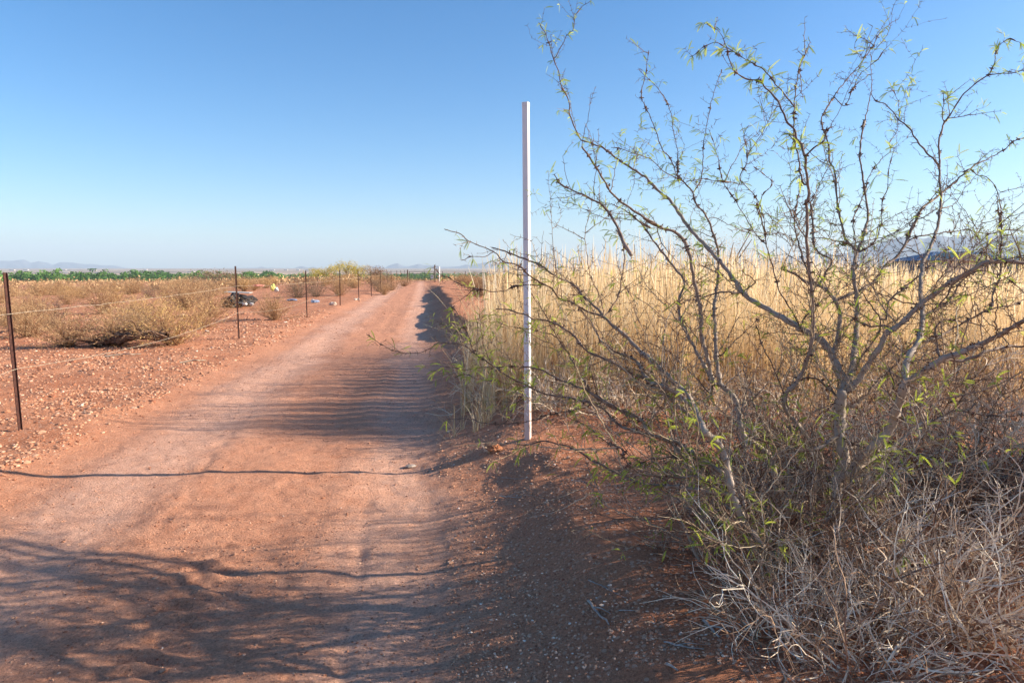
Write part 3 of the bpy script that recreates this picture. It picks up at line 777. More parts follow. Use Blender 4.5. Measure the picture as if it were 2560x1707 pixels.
    for _ in range(13):
        c0 = P(*((2088, 1383) if rng.random() < 0.25 else (1950, 1440)), 3.1 if rng.random() < 0.5 else 2.95)
        p = np.array([c0[0] + rng.normal() * 0.16, c0[1] + rng.normal() * 0.14, 0.0]); p[2] = gz(p[0], p[1]) - 0.03
        d = unit(np.array([rng.normal() * 0.7 - 0.35, rng.normal() * 0.5 + 0.1, rng.uniform(0.7, 1.3)]))
        twig(br, lf, p, d, rng.uniform(0.6, 1.25), rng.uniform(0.0035, 0.0075), 0.05, -1)
    for tk in trunks: tk.build('trunk', M['bark'], root, True, O)
    br.build('branches', M['bark'], root, True, O)
    tw.build('thorny_twigs', M['twig_brown'], root, False, O)
    lf.build('foliage', M['leaf'], root, False, O)
build_mesquite()

# more mesquites stand just past the right edge; their shade streaks the road
def neighbours():
    src = [o for o in sc.objects if o.name == 'mesquite_tree'][0]
    for (x, y, rz, s_, lab) in ((6.4, 2.6, 5.6, 1.1, 'bare mesquite standing past the right edge of the picture'), (5.2, 1.2, 0.8, 1.0, 'second bare mesquite past the right edge, nearest the camera'),
                                (4.85, 4.15, 3.1, 1.0, 'third bare mesquite past the right edge, level with the tall grass')):
        c = copy_tree(src); c.location = (x, y, gz(x, y)); c.rotation_euler = (0, 0, rz); c.scale = (s_, s_, s_)
        c['label'] = lab
neighbours()

# ================================================================ white marker pole
def marker_pole(base, h, w, lean, label):
    z = gz(base[0], base[1])
    r = empty('marker_pole', (base[0], base[1], z), label, 'pole')
    b = MB()
    c = w / 2; e = w * 0.09
    prof = np.array([(-c + e, -c), (c - e, -c), (c, -c + e), (c, c - e), (c - e, c), (-c + e, c), (-c, c - e), (-c, -c + e)])
    cr, sr = math.cos(R(-20)), math.sin(R(-20))
    prof = np.stack([prof[:, 0] * cr - prof[:, 1] * sr, prof[:, 0] * sr + prof[:, 1] * cr], 1)
    zs = np.array([-0.25, 0.0, h * 0.33, h * 0.66, h])
    v = np.concatenate([np.column_stack([prof[:, 0] + lean * zz, prof[:, 1], np.full(8, zz)]) for zz in zs])
    q = [[k * 8 + j, k * 8 + (j + 1) % 8, k * 8 + 8 + (j + 1) % 8, k * 8 + 8 + j] for k in range(len(zs) - 1) for j in range(8)]
    b.add(v, q)
    b.build('shaft', M['white_pole'], r)
    cp_ = MB()
    p2 = prof * 1.07
    v = np.concatenate([np.column_stack([p2[:, 0] + lean * h, p2[:, 1], np.full(8, h - 0.03)]), np.column_stack([p2[:, 0] + lean * h, p2[:, 1], np.full(8, h + 0.004)]),
                        [[lean * h, 0, h + 0.010]]])
    cp_.add(v, [[j, (j + 1) % 8, 8 + (j + 1) % 8, 8 + j] for j in range(8)], [[8 + j, 8 + (j + 1) % 8, 16] for j in range(8)])
    cp_.build('cap', M['white_paint'], r)
pb = G(1320, 1096)
P_H = 2.60
marker_pole(pb, P_H, 0.046, -0.009, 'tall slim white square pole standing beside the mesquite at the road edge')

# ================================================================ fence
def fence():
    ys = [-1.6, 6.42, 14.8, 21.6, 28.2, 32.6, 39.4, 44.0, 48.2, 54, 60, 65.5, 71, 75.5]
    xs = [-3.6, -4.71, -5.95, -6.5, -7.1, -7.3, -8.1, -8.45, -8.8, -9.5, -10.1, -10.6, -11.1, -11.5]
    hts = [1.5, 1.50, 1.57, 1.48, 1.46, 1.46, 1.45, 1.5, 1.42, 1.4, 1.4, 1.4, 1.4, 1.4]
    r = empty('wire_fence', (xs[1], ys[1], gz(xs[1], ys[1])), 'old two-wire fence on rusty studded steel posts left of the dirt road', 'fence')
    O = np.array(r.location)
    def tpost():
        b = MB(); H = 1.5
        # flange turned a little towards the road
        b.box((0, 0, H / 2 - 0.2), (0.034, 0.004, H + 0.4))
        b.box((0, -0.018, H / 2 - 0.2), (0.0045, 0.032, H + 0.4))
        for k in range(26):
            b.box((0.006, 0.007, 0.10 + k * 0.053), (0.013, 0.011, 0.018))
        return b
    proto = None
    for x, y, h in zip(xs, ys, hts):
        if proto is None:
            proto = tpost().build('post', M['rust'], r)
            o = proto
        else:
            o = proto.copy(); sc.collection.objects.link(o); o.parent = r
        o.location = Vector((x, y, gz(x, y))) - r.location
        o.scale = (1.05, 1.05, h / 1.5)
        o.rotation_euler = (R(rng.uniform(-1.6, 1.6)), R(-1.2 if abs(y - 6.42) < 0.1 else rng.uniform(-1, 1.3)), 0)
    def wire(zs, sag, i1):
        pts = []
        for i in range(i1):
            a = np.array([xs[i], ys[i], zs[min(i, len(zs) - 1)]]); b = np.array([xs[i + 1], ys[i + 1], zs[min(i + 1, len(zs) - 1)]])
            for t in np.linspace(0, 1, 24, endpoint=False):
                p = a + (b - a) * t; p[2] -= sag[min(i, len(sag) - 1)] * 4 * t * (1 - t)
                pts.append(p)
        pts.append(np.array([xs[i1], ys[i1], zs[min(i1, len(zs) - 1)]]))
        pts = np.array(pts) + rng.normal(size=(len(pts), 3)) * 0.003
        pts[:, 0] += 0.02
        b = MB()
        for ph in (0, math.pi):
            fine = smooth_poly(pts, 0.04)
            k = np.arange(len(fine)) * 0.9 + ph
            f2 = fine + 0.0022 * np.stack([np.cos(k), 0 * k, np.sin(k)], 1)
            b.tube(f2, 0.0017, 3)
        fine = smooth_poly(pts, 0.14)
        for p in fine[::1]:
            for _ in range(2):
                d = rdir() * 0.014
                b.tube(np.array([p - d, p + d]), [0.0012, 0.001], 3)
        b.build('wire', M['wire'], r, False, O)
    wire([1.10, 1.13, 1.17, 1.10, 1.12], [0.06, 0.03, 0.03, 0.04], 8)
    wire([0.55, 0.60, 0.60, 0.52], [0.05, 0.12, 0.10, 0.05], 4)
fence()

# ================================================================ gate
gd = 78.0
def gate():
    L = P(1024, 700, gd); Rr = P(1086, 700, gd)
    g0 = np.array([L[0], gd, gz(L[0], gd)]); W = Rr[0] - L[0]
    r = empty('metal_gate', g0, 'rusty pipe farm gate closed across the far end of the dirt road', 'gate')
    for x in (0.04, W - 0.06):
        b = MB(); b.tube([[x, 0, 0.10], [x, 0, 1.28]], 0.028, 6)
        b.build('upright', M['gate_steel'], r)
    for k, z in enumerate((0.14, 0.34, 0.54, 0.76, 1.00, 1.26)):
        b = MB(); b.tube([[0.04, 0, z], [W / 2, 0, z - 0.01], [W - 0.06, 0, z]], 0.022, 6); b.build('rail', M['gate_steel'], r)
    b = MB(); b.tube([[W * 0.62, 0.03, 0.12], [W * 0.62, 0.03, 1.27]], 0.02, 5); b.build('brace', M['gate_steel'], r)
    b = MB()
    for k in range(22):                                     # mesh infill on the lower half
        x = 0.05 + k * (W - 0.1) / 21
        b.tube([[x, 0.03, 0.12], [x, 0.03, 0.76]], 0.007, 3)
    b.build('mesh_panel', M['gate_steel'], r)
    for px, h, lb in ((1020, 1.45, 'dark steel gate post at the hidden left end of the gate'), (1088, 1.95, 'tall dark gate post at the right end of the gate')):
        p = P(px, 700, gd)
        b = MB(); b.tube([[0, 0, -0.3], [0, 0, h * 0.5], [0, 0, h]], 0.07, 8); b.tube([[0, 0, h], [0, 0, h + 0.02]], [0.075, 0.02], 8)
        o = b.build('gate_post', M['gate_steel'], smooth=True); o.location = (p[0], gd + 0.1, gz(p[0], gd)); tag(o, lb, 'post', 'gate posts')
    # white weatherproof sign hung on the gate
    p = P(1081, 700, gd - 0.12)
    s = empty('notice_board', (p[0], gd - 0.15, gz(p[0], gd)), 'small white notice hung on the right end of the far gate', 'sign')
    b = MB(); b.box((0, 0, 0.62), (0.30, 0.01, 0.42)); b.build('panel', M['white_paint'], s)
    b = MB(); b.box((0, -0.008, 0.70), (0.20, 0.004, 0.07)); b.box((0, -0.008, 0.56), (0.16, 0.004, 0.05)); b.build('lettering', M['tarp'], s)
gate()
pf = P(1099, 705, 80.0)
marker_pole((pf[0], 80.0, 0), 1.75, 0.12, 0.0, 'short far white pole standing just right of the metal gate')

# wire fence continuing to the right of the gate
def far_fence():
    r = empty('wire_fence', (-8.0, 79, gz(-8, 79)), 'low far wire fence running right from the metal gate', 'fence')
    for k in range(8):
        x = -8.0 + 2.6 * k
        b = MB(); b.tube([[0, 0, -0.2], [0, 0, 1.25]], 0.03, 5); o = b.build('post', M['rust'], r)
        o.location = (x + 8.0, 0.4 * k, gz(x, 79 + 0.4 * k) - gz(-8, 79))
    for z in (0.5, 0.85, 1.15):
        b = MB(); b.tube([[0, 0, z], [9, 1.4, z - 0.02], [18.2, 2.8, z]], 0.006, 3); b.build('wire', M['wire'], r)
far_fence()

# ================================================================ tall dry grass
def stand_off(b):
    """a thinner stand of the same grass beyond the right edge, level with the mesquite"""
    n = 2600
    x = rng.uniform(3.7, 7.5, n); y = 3.75 + 1.15 * rng.random(n) ** 0.8
    k = (x > 0.80 * y + 0.35) & (vnoise(x * 1.6, y * 3.2, 120) > -0.15)
    x, y = x[k], y[k]; z = ground_z(x, y)
    for i in range(len(x)):
        h = rng.uniform(0.9, 2.1); a = rng.uniform(0, 6.28); ln = abs(rng.normal()) * 0.16 * h
        T = np.linspace(0, 1, 6)
        pts = np.stack([x[i] + math.cos(a) * ln * T ** 2, y[i] + math.sin(a) * ln * T ** 2, z[i] - 0.02 + h * T], 1)
        w = 0.007 * (1 - 0.7 * T) if h < 1.7 else np.array([0.004, 0.004, 0.004, 0.004, 0.014, 0.003])
        b.ribbon(pts, w, [math.cos(a + 1), math.sin(a + 1), 0], a=float(rng.random()))

def grass_field():
    b = MB()
    def scatter(n, y0, y1, pw=1.0):
        y = y0 + (y1 - y0) * rng.random(n) ** pw
        xl = np.where(y < 13, -0.45 + 0.04 * (y - 8), -0.25 + sstep(y, 13, 17) * 2.0)
        xl = xl + 0.18 * vnoise(y * 2.1, y * 0, 77)
        xr = 0.82 * y + 1.0
        x = xl + (xr - xl) * rng.random(n)
        return x, y
    def blades(n, y0, y1, h0, h1, w, segs, lean, pw=1.0, tone=(0.0, 1.0), dens=0.0, edge=7.35, top=False):
        x, y = scatter(int(n), y0, y1, pw)
        front = edge + 0.35 * vnoise(x * 1.3, x * 0 + 4, 13) + 0.12 * np.clip(x - 3.0, 0, 9)
        keep = (y > front) & (vnoise(x * 2.6, y * 2.6, 90) > -0.45 + dens)
        x, y = x[keep], y[keep]; n = len(x)
        # bunch the stems into tussocks
        cx, cy = np.round(x / 0.28) * 0.28, np.round(y / 0.28) * 0.28
        jx = (_hash(np.round(cx * 100).astype(np.int64), np.round(cy * 100).astype(np.int64), 3) - 0.5) * 0.2
        x = x * 0.55 + (cx + jx) * 0.45; y = y * 0.6 + cy * 0.4
        z = ground_z(x, y)
        patch = 0.725 + 0.13 * vnoise(x * 0.7, y * 0.7, 33) + 0.07 * vnoise(x * 2.7, y * 2.7, 34) - 0.09 * sstep(x / y, 0.48, 0.62) + 0.05 * sstep(x / y, 0.15, 0.3) * (1 - sstep(x / y, 0.45, 0.6))
        h = (h0 + (h1 - h0) * rng.random(n)) * patch
        az = rng.random(n) * 2 * math.pi
        ln = lean * np.abs(rng.normal(size=n)) * h
        ln = np.where(rng.random(n) < 0.07, np.minimum(ln * 3.5, 0.8 * h), ln)
        dx, dy = np.cos(az) * ln, np.sin(az) * ln
        f = rng.random(n) * math.pi
        sx, sy = np.cos(f), np.sin(f)
        T = np.linspace(0, 1, segs + 1)
        px = x[:, None] + dx[:, None] * T ** 2.0; py = y[:, None] + dy[:, None] * T ** 2.0
        pz = z[:, None] - 0.02 + h[:, None] * (T - 0.18 * np.minimum(1.0, ln / h)[:, None] * T ** 3)
        ww = w * (1 - 0.75 * T) if not top else w * (0.35 + 0.0 * T)
        if top:      # feathery seed head
            ww = np.where((T > 0.80) & (T < 0.985), w * 2.6, w * 0.5)
        ww = ww[None] * (0.6 + 0.8 * rng.random(n))[:, None] * 0.5
        ww = ww * np.maximum(1.0, y / 13.0)[:, None]
        V = np.empty((n, segs + 1, 2, 3))
        for k, s in ((0, -1), (1, 1)):
            V[:, :, k, 0] = px + s * ww * sx[:, None]; V[:, :, k, 1] = py + s * ww * sy[:, None]; V[:, :, k, 2] = pz
        base = np.arange(n)[:, None] * (segs + 1) * 2 + np.arange(segs)[None] * 2
        q = np.stack([base, base + 1, base + 3, base + 2], -1).reshape(-1, 4)
        tn = tone[0] + (tone[1] - tone[0]) * rng.random(n)
        b.add(V.reshape(-1, 3), q, a=np.repeat(tn, (segs + 1) * 2))
    blades(30000, 6.4, 12.5, 0.9, 1.58, 0.0065, 5, 0.16, edge=6.7)
    blades(24000, 12.5, 26, 1.0, 1.72, 0.0080, 4, 0.15, 1.2)
    blades(23000, 6.4, 14, 0.3, 1.30, 0.0065, 6, 0.45, tone=(0.0, 1.0), edge=6.6)
    blades(5200, 6.8, 20, 1.6, 2.2, 0.0042, 7, 0.15, tone=(0.3, 1.0), top=True, edge=6.8)
    stand_off(b)
    blades(9000, 26, 48, 1.0, 1.6, 0.010, 3, 0.12)
    blades(6000, 6.1, 7.6, 0.12, 0.6, 0.005, 4, 0.7, tone=(0.1, 1.0), edge=6.2)
    b.build('tall_grass', M['grass'], kind='stuff', label='tall dry golden grass standing right of the road behind the mesquite', cat='grass')
grass_field()

# ================================================================ dead undergrowth
def dry_twigs(b, lf, c, rad, h, n, thick, tone, leafy=0.0, curl=0.35, k=3):
    n = int(n * 0.66); curl *= 1.8; tone += -0.06 if c[1] < 3.6 else 0.08
    """fans of thin curved twigs from several crowns, each forking a few times"""
    c = np.asarray(c, float)
    for _ in range(n):
        a = rng.uniform(0, 2 * math.pi); rr = rad * 0.30 * math.sqrt(rng.random())
        p = c + np.array([math.cos(a) * rr, math.sin(a) * rr, -0.02])
        el = rng.uniform(0.15, 1.25)
        az = a + rng.normal() * 0.7
        d = np.array([math.cos(az) * math.cos(el), math.sin(az) * math.cos(el), math.sin(el)])
        L = rad * rng.uniform(0.5, 1.15) if el < 0.7 else h * rng.uniform(0.6, 1.15)
        tn = float(np.clip((tone + 0.22 if rng.random() < 0.5 else tone - 0.38) + rng.normal() * 0.14, 0, 1))  # pale and dark twigs mixed: lit strands and shaded voids put into the tint
        grow(b, lf, p, d, L, (1.6 if c[1] < 4.4 else 1.25) * thick * rng.uniform(0.7, 1.3), tn, 0, leafy, curl, k)

def grow(b, lf, p, d, L, r, tn, lvl, leafy, curl, k=3):
    n = max(4, int(L / 0.045)); pts = [p]; cur = d
    drift = rdir() * curl
    for i in range(n):
        cur = unit(cur + drift * 0.26 + rdir() * 0.26 + np.array([0, 0, 0.01 - 0.05 * (i / n)]))
        q = pts[-1] + cur * L / n
        pts.append(q)
        if rng.random() < 0.16: drift = rdir() * curl
    pts = np.array(pts)
    b.tube(pts, np.linspace(r, r * 0.4, n + 1), k, a=tn)
    if lvl < 2:
        m = rng.integers(2, 5) if lvl == 0 else rng.integers(1, 3)
        for _ in range(m):
            i = rng.integers(max(1, n // 5), n)
            t = unit(pts[i] - pts[i - 1])
            grow(b, lf, pts[i], unit(t + rdir() * 0.75), L * rng.uniform(0.3, 0.6), r * 0.65, tn, lvl + 1, leafy, curl, 3)
    if leafy and lf is not None:
        for i in range(1, n):
            if rng.random() < leafy:
                s = rdir(); u = unit(np.cross(s, rdir())); z = rng.uniform(0.004, 0.009)
                q = pts[i]
                lf.add([q, q + s * z + u * z * 0.4, q + s * z * 2, q + s * z - u * z * 0.4], [[0, 1, 2, 3]], a=float(rng.random()))

def brush(px, py, rad, h, n, thick, tone, name, label, cat, group=None, leafy=0.0, curl=0.35, mat='dead_twig', lmat='weed'):
    g = G(px, py); z = gz(g[0], g[1])
    c = np.array([g[0], g[1], z])
    r = empty(name, c, label, cat, group)
    b, lf = MB(), MB()
    dry_twigs(b, lf, c, rad, h, n, thick, tone, leafy, curl)
    b.build('twigs', M[mat], r, False, c)
    if lf.n: lf.build('leaves', M[lmat], r, False, c)
    return r

GR = 'dead brush under the mesquite'
brush(2290, 1545, 0.62, 0.55, 150, 0.0024, 0.75, 'dead_shrub', 'pale grey dead shrub fanning out from a thick bare stub at the bottom right', 'shrub', GR)
brush(2130, 1640, 0.55, 0.36, 150, 0.0022, 0.80, 'dead_shrub', 'bleached curly dead shrub at the bottom edge below the mesquite trunk', 'shrub', GR, curl=0.6)
brush(2480, 1600, 0.60, 0.50, 130, 0.0024, 0.75, 'dead_shrub', 'straw-coloured dead shrub with long drooping canes in the bottom right corner', 'shrub', GR)
brush(1960, 1560, 0.55, 0.38, 130, 0.0021, 0.72, 'dead_shrub', 'pale tangled dead shrub at the foot of the leftmost mesquite stem', 'shrub', GR, curl=0.6)
brush(2420, 1400, 0.62, 0.55, 130, 0.0023, 0.60, 'dead_shrub', 'greyish dead shrub at the right edge over bare red soil', 'shrub', GR)
brush(2120, 1380, 0.60, 0.50, 150, 0.0021, 0.60, 'dead_shrub', 'curly dead shrub wrapped round the foot of the main mesquite trunk', 'shrub', GR, curl=0.6)
brush(1900, 1340, 0.55, 0.45, 120, 0.0021, 0.45, 'dead_shrub', 'grey-brown dead shrub between the two left mesquite stems', 'shrub', GR, curl=0.5)
brush(2560, 1300, 0.8, 0.8, 150, 0.0024, 0.50, 'dead_shrub', 'tall dull brown dead shrub cut by the right edge of the picture', 'shrub', GR)
brush(2260, 1230, 0.75, 0.75, 170, 0.0024, 0.50, 'dead_shrub', 'brown dead shrub behind the forking mesquite trunk', 'shrub', GR, curl=0.5)
brush(2050, 1210, 0.70, 0.65, 150, 0.0024, 0.45, 'dead_shrub', 'dense brown dead shrub behind and left of the main trunk', 'shrub', GR, curl=0.5)
brush(1880, 1190, 0.60, 0.55, 130, 0.0024, 0.38, 'dead_shrub', 'dark grey tangled dead shrub behind the left stems', 'shrub', GR, curl=0.7)
brush(1770, 1180, 0.35, 0.30, 90, 0.0019, 0.30, 'dead_shrub', 'low dark wiry dead bush at the left foot of the brush', 'shrub', GR, curl=0.9)
brush(2450, 1150, 0.95, 0.95, 190, 0.0027, 0.50, 'dead_shrub', 'broad brown dead shrub with dark hollows beyond the right mesquite stem', 'shrub', GR)
brush(2240, 1090, 0.9, 0.85, 170, 0.0028, 0.48, 'dead_shrub', 'brown dead shrub between mesquite trunk and tall grass', 'shrub', GR)
brush(2000, 1085, 0.85, 0.75, 160, 0.0028, 0.5, 'dead_shrub', 'tan dead shrub against the tall grass behind the middle stems', 'shrub', GR)
brush(1780, 1070, 0.75, 0.60, 140, 0.0027, 0.55, 'dead_shrub', 'tan dead shrub against the tall grass right of the white pole', 'shrub', GR)
brush(1560, 1050, 0.70, 0.50, 130, 0.0027, 0.6, 'dead_shrub', 'pale dead shrub at the grass edge between pole and mesquite', 'shrub', GR)
brush(1400, 1030, 0.60, 0.50, 120, 0.0028, 0.65, 'dead_shrub', 'pale dead shrub just behind the foot of the white pole', 'shrub', GR)
brush(1230, 1000, 0.50, 0.55, 90, 0.0028, 0.65, 'dead_shrub', 'pale dead shrub at the road edge left of the white pole', 'shrub', GR)
brush(2560, 1050, 1.0, 0.9, 170, 0.0027, 0.45, 'green_weed', 'green-tinged leafy weed thicket at the right edge above the dead brush', 'weed', leafy=0.30)
brush(2350, 1010, 0.9, 0.85, 150, 0.0027, 0.5, 'green_weed', 'olive weed thicket between the right mesquite stem and the tall grass', 'weed', leafy=0.22)
brush(1200, 960, 0.45, 0.75, 60, 0.0026, 0.6, 'green_weed', 'thin grey-green weed at the left corner of the tall grass', 'weed', leafy=0.18)
brush(1310, 905, 0.6, 0.9, 70, 0.0028, 0.65, 'green_weed', 'wispy pale weed in front of the grass behind the white pole', 'weed', leafy=0.12)
for xx, yy, lb in ((2.9, 2.5, 'brown dead shrub out of sight right of the bottom corner'), (3.2, 3.3, 'low brown dead shrub just past the right edge'), (3.4, 4.3, 'wide brown dead shrub past the right edge of the thicket')):
    c = np.array([xx, yy, gz(xx, yy)]); r = empty('dead_shrub', c, lb, 'shrub', GR); b, lf = MB(), MB()
    dry_twigs(b, lf, c, 0.9, 0.6, 110, 0.003, 0.5); b.build('twigs', M['dead_twig'], r, False, c)
brush(1237, 1125, 0.10, 0.16, 14, 0.003, 0.55, 'small_seedling', 'tiny dry seedling on a dirt clod left of the foot of the white pole', 'plant')
brush(1790, 1290, 0.30, 0.16, 70, 0.0014, 0.40, 'weed_clump', 'low grey-green weed mat on bare soil left of the mesquite stems', 'weed', curl=0.9)
brush(1680, 1375, 0.16, 0.10, 40, 0.0012, 0.35, 'weed_clump', 'small dark weed tuft on the bare soil below the drooping leafy branch', 'weed', curl=0.9)

# sticks on the bare soil
def stick(zm, pts, r, label, fork=True):
    s2 = parse(zm + ' ' + pts)
    g = np.array([G(a, b) for a, b in s2])
    g[:, 2] = [gz(a, b) + r * 1.2 for a, b, _ in g]
    p = smooth_poly(g, 0.02)
    p[1:-1] += rng.normal(size=(len(p) - 2, 3)) * r * 0.35
    b = MB(); b.tube(p, np.linspace(r, r * 0.5, len(p)), 5)
    if fork:
        i = len(p) // 3; t = unit(p[i] - p[i - 1]); s = np.array([-t[1], t[0], 0.25])
        b.tube(np.array([p[i], p[i] + (t + s) * 0.03, p[i] + (t * 1.6 + s) * 0.055]), [r * 0.6, r * 0.5, r * 0.25], 4)
    o = b.build('fallen_stick', M['stick'], None, True, p[0])
    tag(o, label, 'stick', 'sticks on the bare soil')
stick('G', '600,1120 640,1170 680,1215 715,1255', 0.007, 'thick pale forked stick lying on shaded soil at bottom centre')
stick('G', '1240,1230 1285,1280 1330,1325', 0.007, 'short grey stick beside the dead shrub at the bottom')
stick('G', '110,535 180,542 235,545', 0.005, 'short grey stick on the soil below the white pole')
stick('G', '600,1000 700,1045 760,1080 815,1100', 0.003, 'long thin curved twig on the soil, lower centre', False)
stick('G', '770,1168 860,1170', 0.003, 'short straight pale twig on the soil, lower centre', False)
stick('G', '1020,1345 1120,1370 1240,1385', 0.004, 'dark curved stick left of the bottom dead shrub')
stick('G', '120,430 200,438 290,435', 0.003, 'thin twig on the soil nearest below the drooping leafy branch', False)
stick('G', '1035,1470 1100,1510', 0.006, 'short dark stick at the bottom edge', False)
stick('G', '530,450 600,460 640,480', 0.003, 'bent pale twig under the drooping leafy branch', False)

# ================================================================ gravel
def gravel():
    phi = (1 + 5 ** 0.5) / 2
    iv = np.array([[-1, phi, 0], [1, phi, 0], [-1, -phi, 0], [1, -phi, 0], [0, -1, phi], [0, 1, phi], [0, -1, -phi], [0, 1, -phi], [phi, 0, -1], [phi, 0, 1], [-phi, 0, -1], [-phi, 0, 1]]) / 1.9
    it = np.array([[0, 11, 5], [0, 5, 1], [0, 1, 7], [0, 7, 10], [0, 10, 11], [1, 5, 9], [5, 11, 4], [11, 10, 2], [10, 7, 6], [7, 1, 8], [3, 9, 4], [3, 4, 2], [3, 2, 6], [3, 6, 8], [3, 8, 9], [4, 9, 5], [2, 4, 11], [6, 2, 10], [8, 6, 7], [9, 8, 1]])
    b = MB()
    N = 150000
    r = 2.3 * (26 / 2.3) ** (rng.random(N) ** 0.95)
    th = rng.uniform(R(48), R(136), N)
    x, y = r * np.cos(th), r * np.sin(th)
    u = x - xroad(y)
    road = sstep(u, -2.2, -1.5) * (1 - sstep(u, 1.2, 1.7))
    dens = np.where(road > 0.5, 0.36, np.where(u < 0, 1.0, 0.8)) * np.clip(0.55 + 0.6 * vnoise(x * 1.5, y * 1.5, 61), 0.1, 1)
    k = rng.random(N) < dens
    x, y, r, u = x[k], y[k], r[k], u[k]; n = len(x)
    big = np.where(u < -1.7, 2.0, 1.15)
    s = 0.0022 + 0.0045 * rng.random(n) ** 3 * big + 0.0006 * r * big * rng.random(n) ** 1.5
    s = s + np.where(u < -1.7, 0.0015 + 0.007 * rng.random(n) ** 3, 0)
    s = np.where(road[k] > 0.5, s * 0.8, s)
    s = np.where(rng.random(n) < 0.006, s * 2.2, s)
    z = ground_z(x, y)
    a = rng.uniform(0, 2 * math.pi, n)
    sc3 = s[:, None] * np.stack([rng.uniform(0.8, 1.5, n), rng.uniform(0.7, 1.1, n), rng.uniform(0.4, 0.8, n)], 1)
    v = iv[None] * sc3[:, None] * (1 + 0.22 * rng.normal(size=(n, 12, 1)))
    ca, sa = np.cos(a)[:, None], np.sin(a)[:, None]
    vx = v[..., 0] * ca - v[..., 1] * sa + x[:, None]; vy = v[..., 0] * sa + v[..., 1] * ca + y[:, None]
    vz = v[..., 2] + (z + sc3[:, 2] * 0.3)[:, None]
    t = (it[None] + np.arange(n)[:, None, None] * 12).reshape(-1, 3)
    tn = np.clip(rng.normal(0.42, 0.22, n) - 0.14 * (road[k] > 0.5) + 0.10 * ((u > 1.5) & (rng.random(n) < 0.4)), 0, 1)
    b.add(np.stack([vx, vy, vz], -1).reshape(-1, 3), t=t, a=np.repeat(tn, 12))
    b.build('gravel', M['stone'], kind='stuff', label='small pale and red pebbles scattered over the red dirt', cat='gravel')
gravel()

# ================================================================ scrub beyond the fence
def shrub_mesh(seed, n, h, w, tone, leafn=2):
    """creosote-like shrub about 1 m high: fan of fine stems with small leaf tufts towards the ends"""
    global rng
    keep = rng; rng = np.random.default_rng(seed)
    st, lf = MB(), MB()
    for _ in range(n):
        a = rng.uniform(0, 2 * math.pi); el = rng.uniform(0.35, 1.45)
        d = np.array([math.cos(a) * math.cos(el), math.sin(a) * math.cos(el), math.sin(el)])
        L = (h * math.sin(el) + w * math.cos(el)) * rng.uniform(0.7, 1.1)
        p = np.array([rng.normal() * 0.07, rng.normal() * 0.07, 0.0])
        pts = [p]; cur = d; m = 6
        for i in range(m):
            cur = unit(cur + rdir() * 0.28 + np.array([0, 0, 0.04])); pts.append(pts[-1] + cur * L / m)
        pts = np.array(pts)
        st.tube(pts, np.linspace(0.007, 0.002, m + 1), 3, a=float(rng.uniform(0, 0.5)))
        for i in range(1, m + 1):
            for _ in range(1 if i < 3 else 3):
                e = unit(cur + rdir() * 0.9); q = pts[i]
                L2 = rng.uniform(0.08, 0.2)
                st.tube(np.array([q, q + e * L2]), [0.003, 0.0012], 3, a=float(rng.uniform(0.2, 0.8)))
                for _ in range(leafn if i > 1 else 1):
                    c = q + e * L2 * rng.uniform(0.3, 1.1) + rdir() * 0.04
                    s = rdir(); t2 = unit(np.cross(s, rdir())); z = rng.uniform(0.010, 0.024)
                    lf.add([c - s * z, c + t2 * z * 0.45, c + s * z, c - t2 * z * 0.45], [[0, 1, 2, 3]], a=float(np.clip(tone + rng.normal() * 0.25, 0, 1)))
    rng = keep
    return st, lf

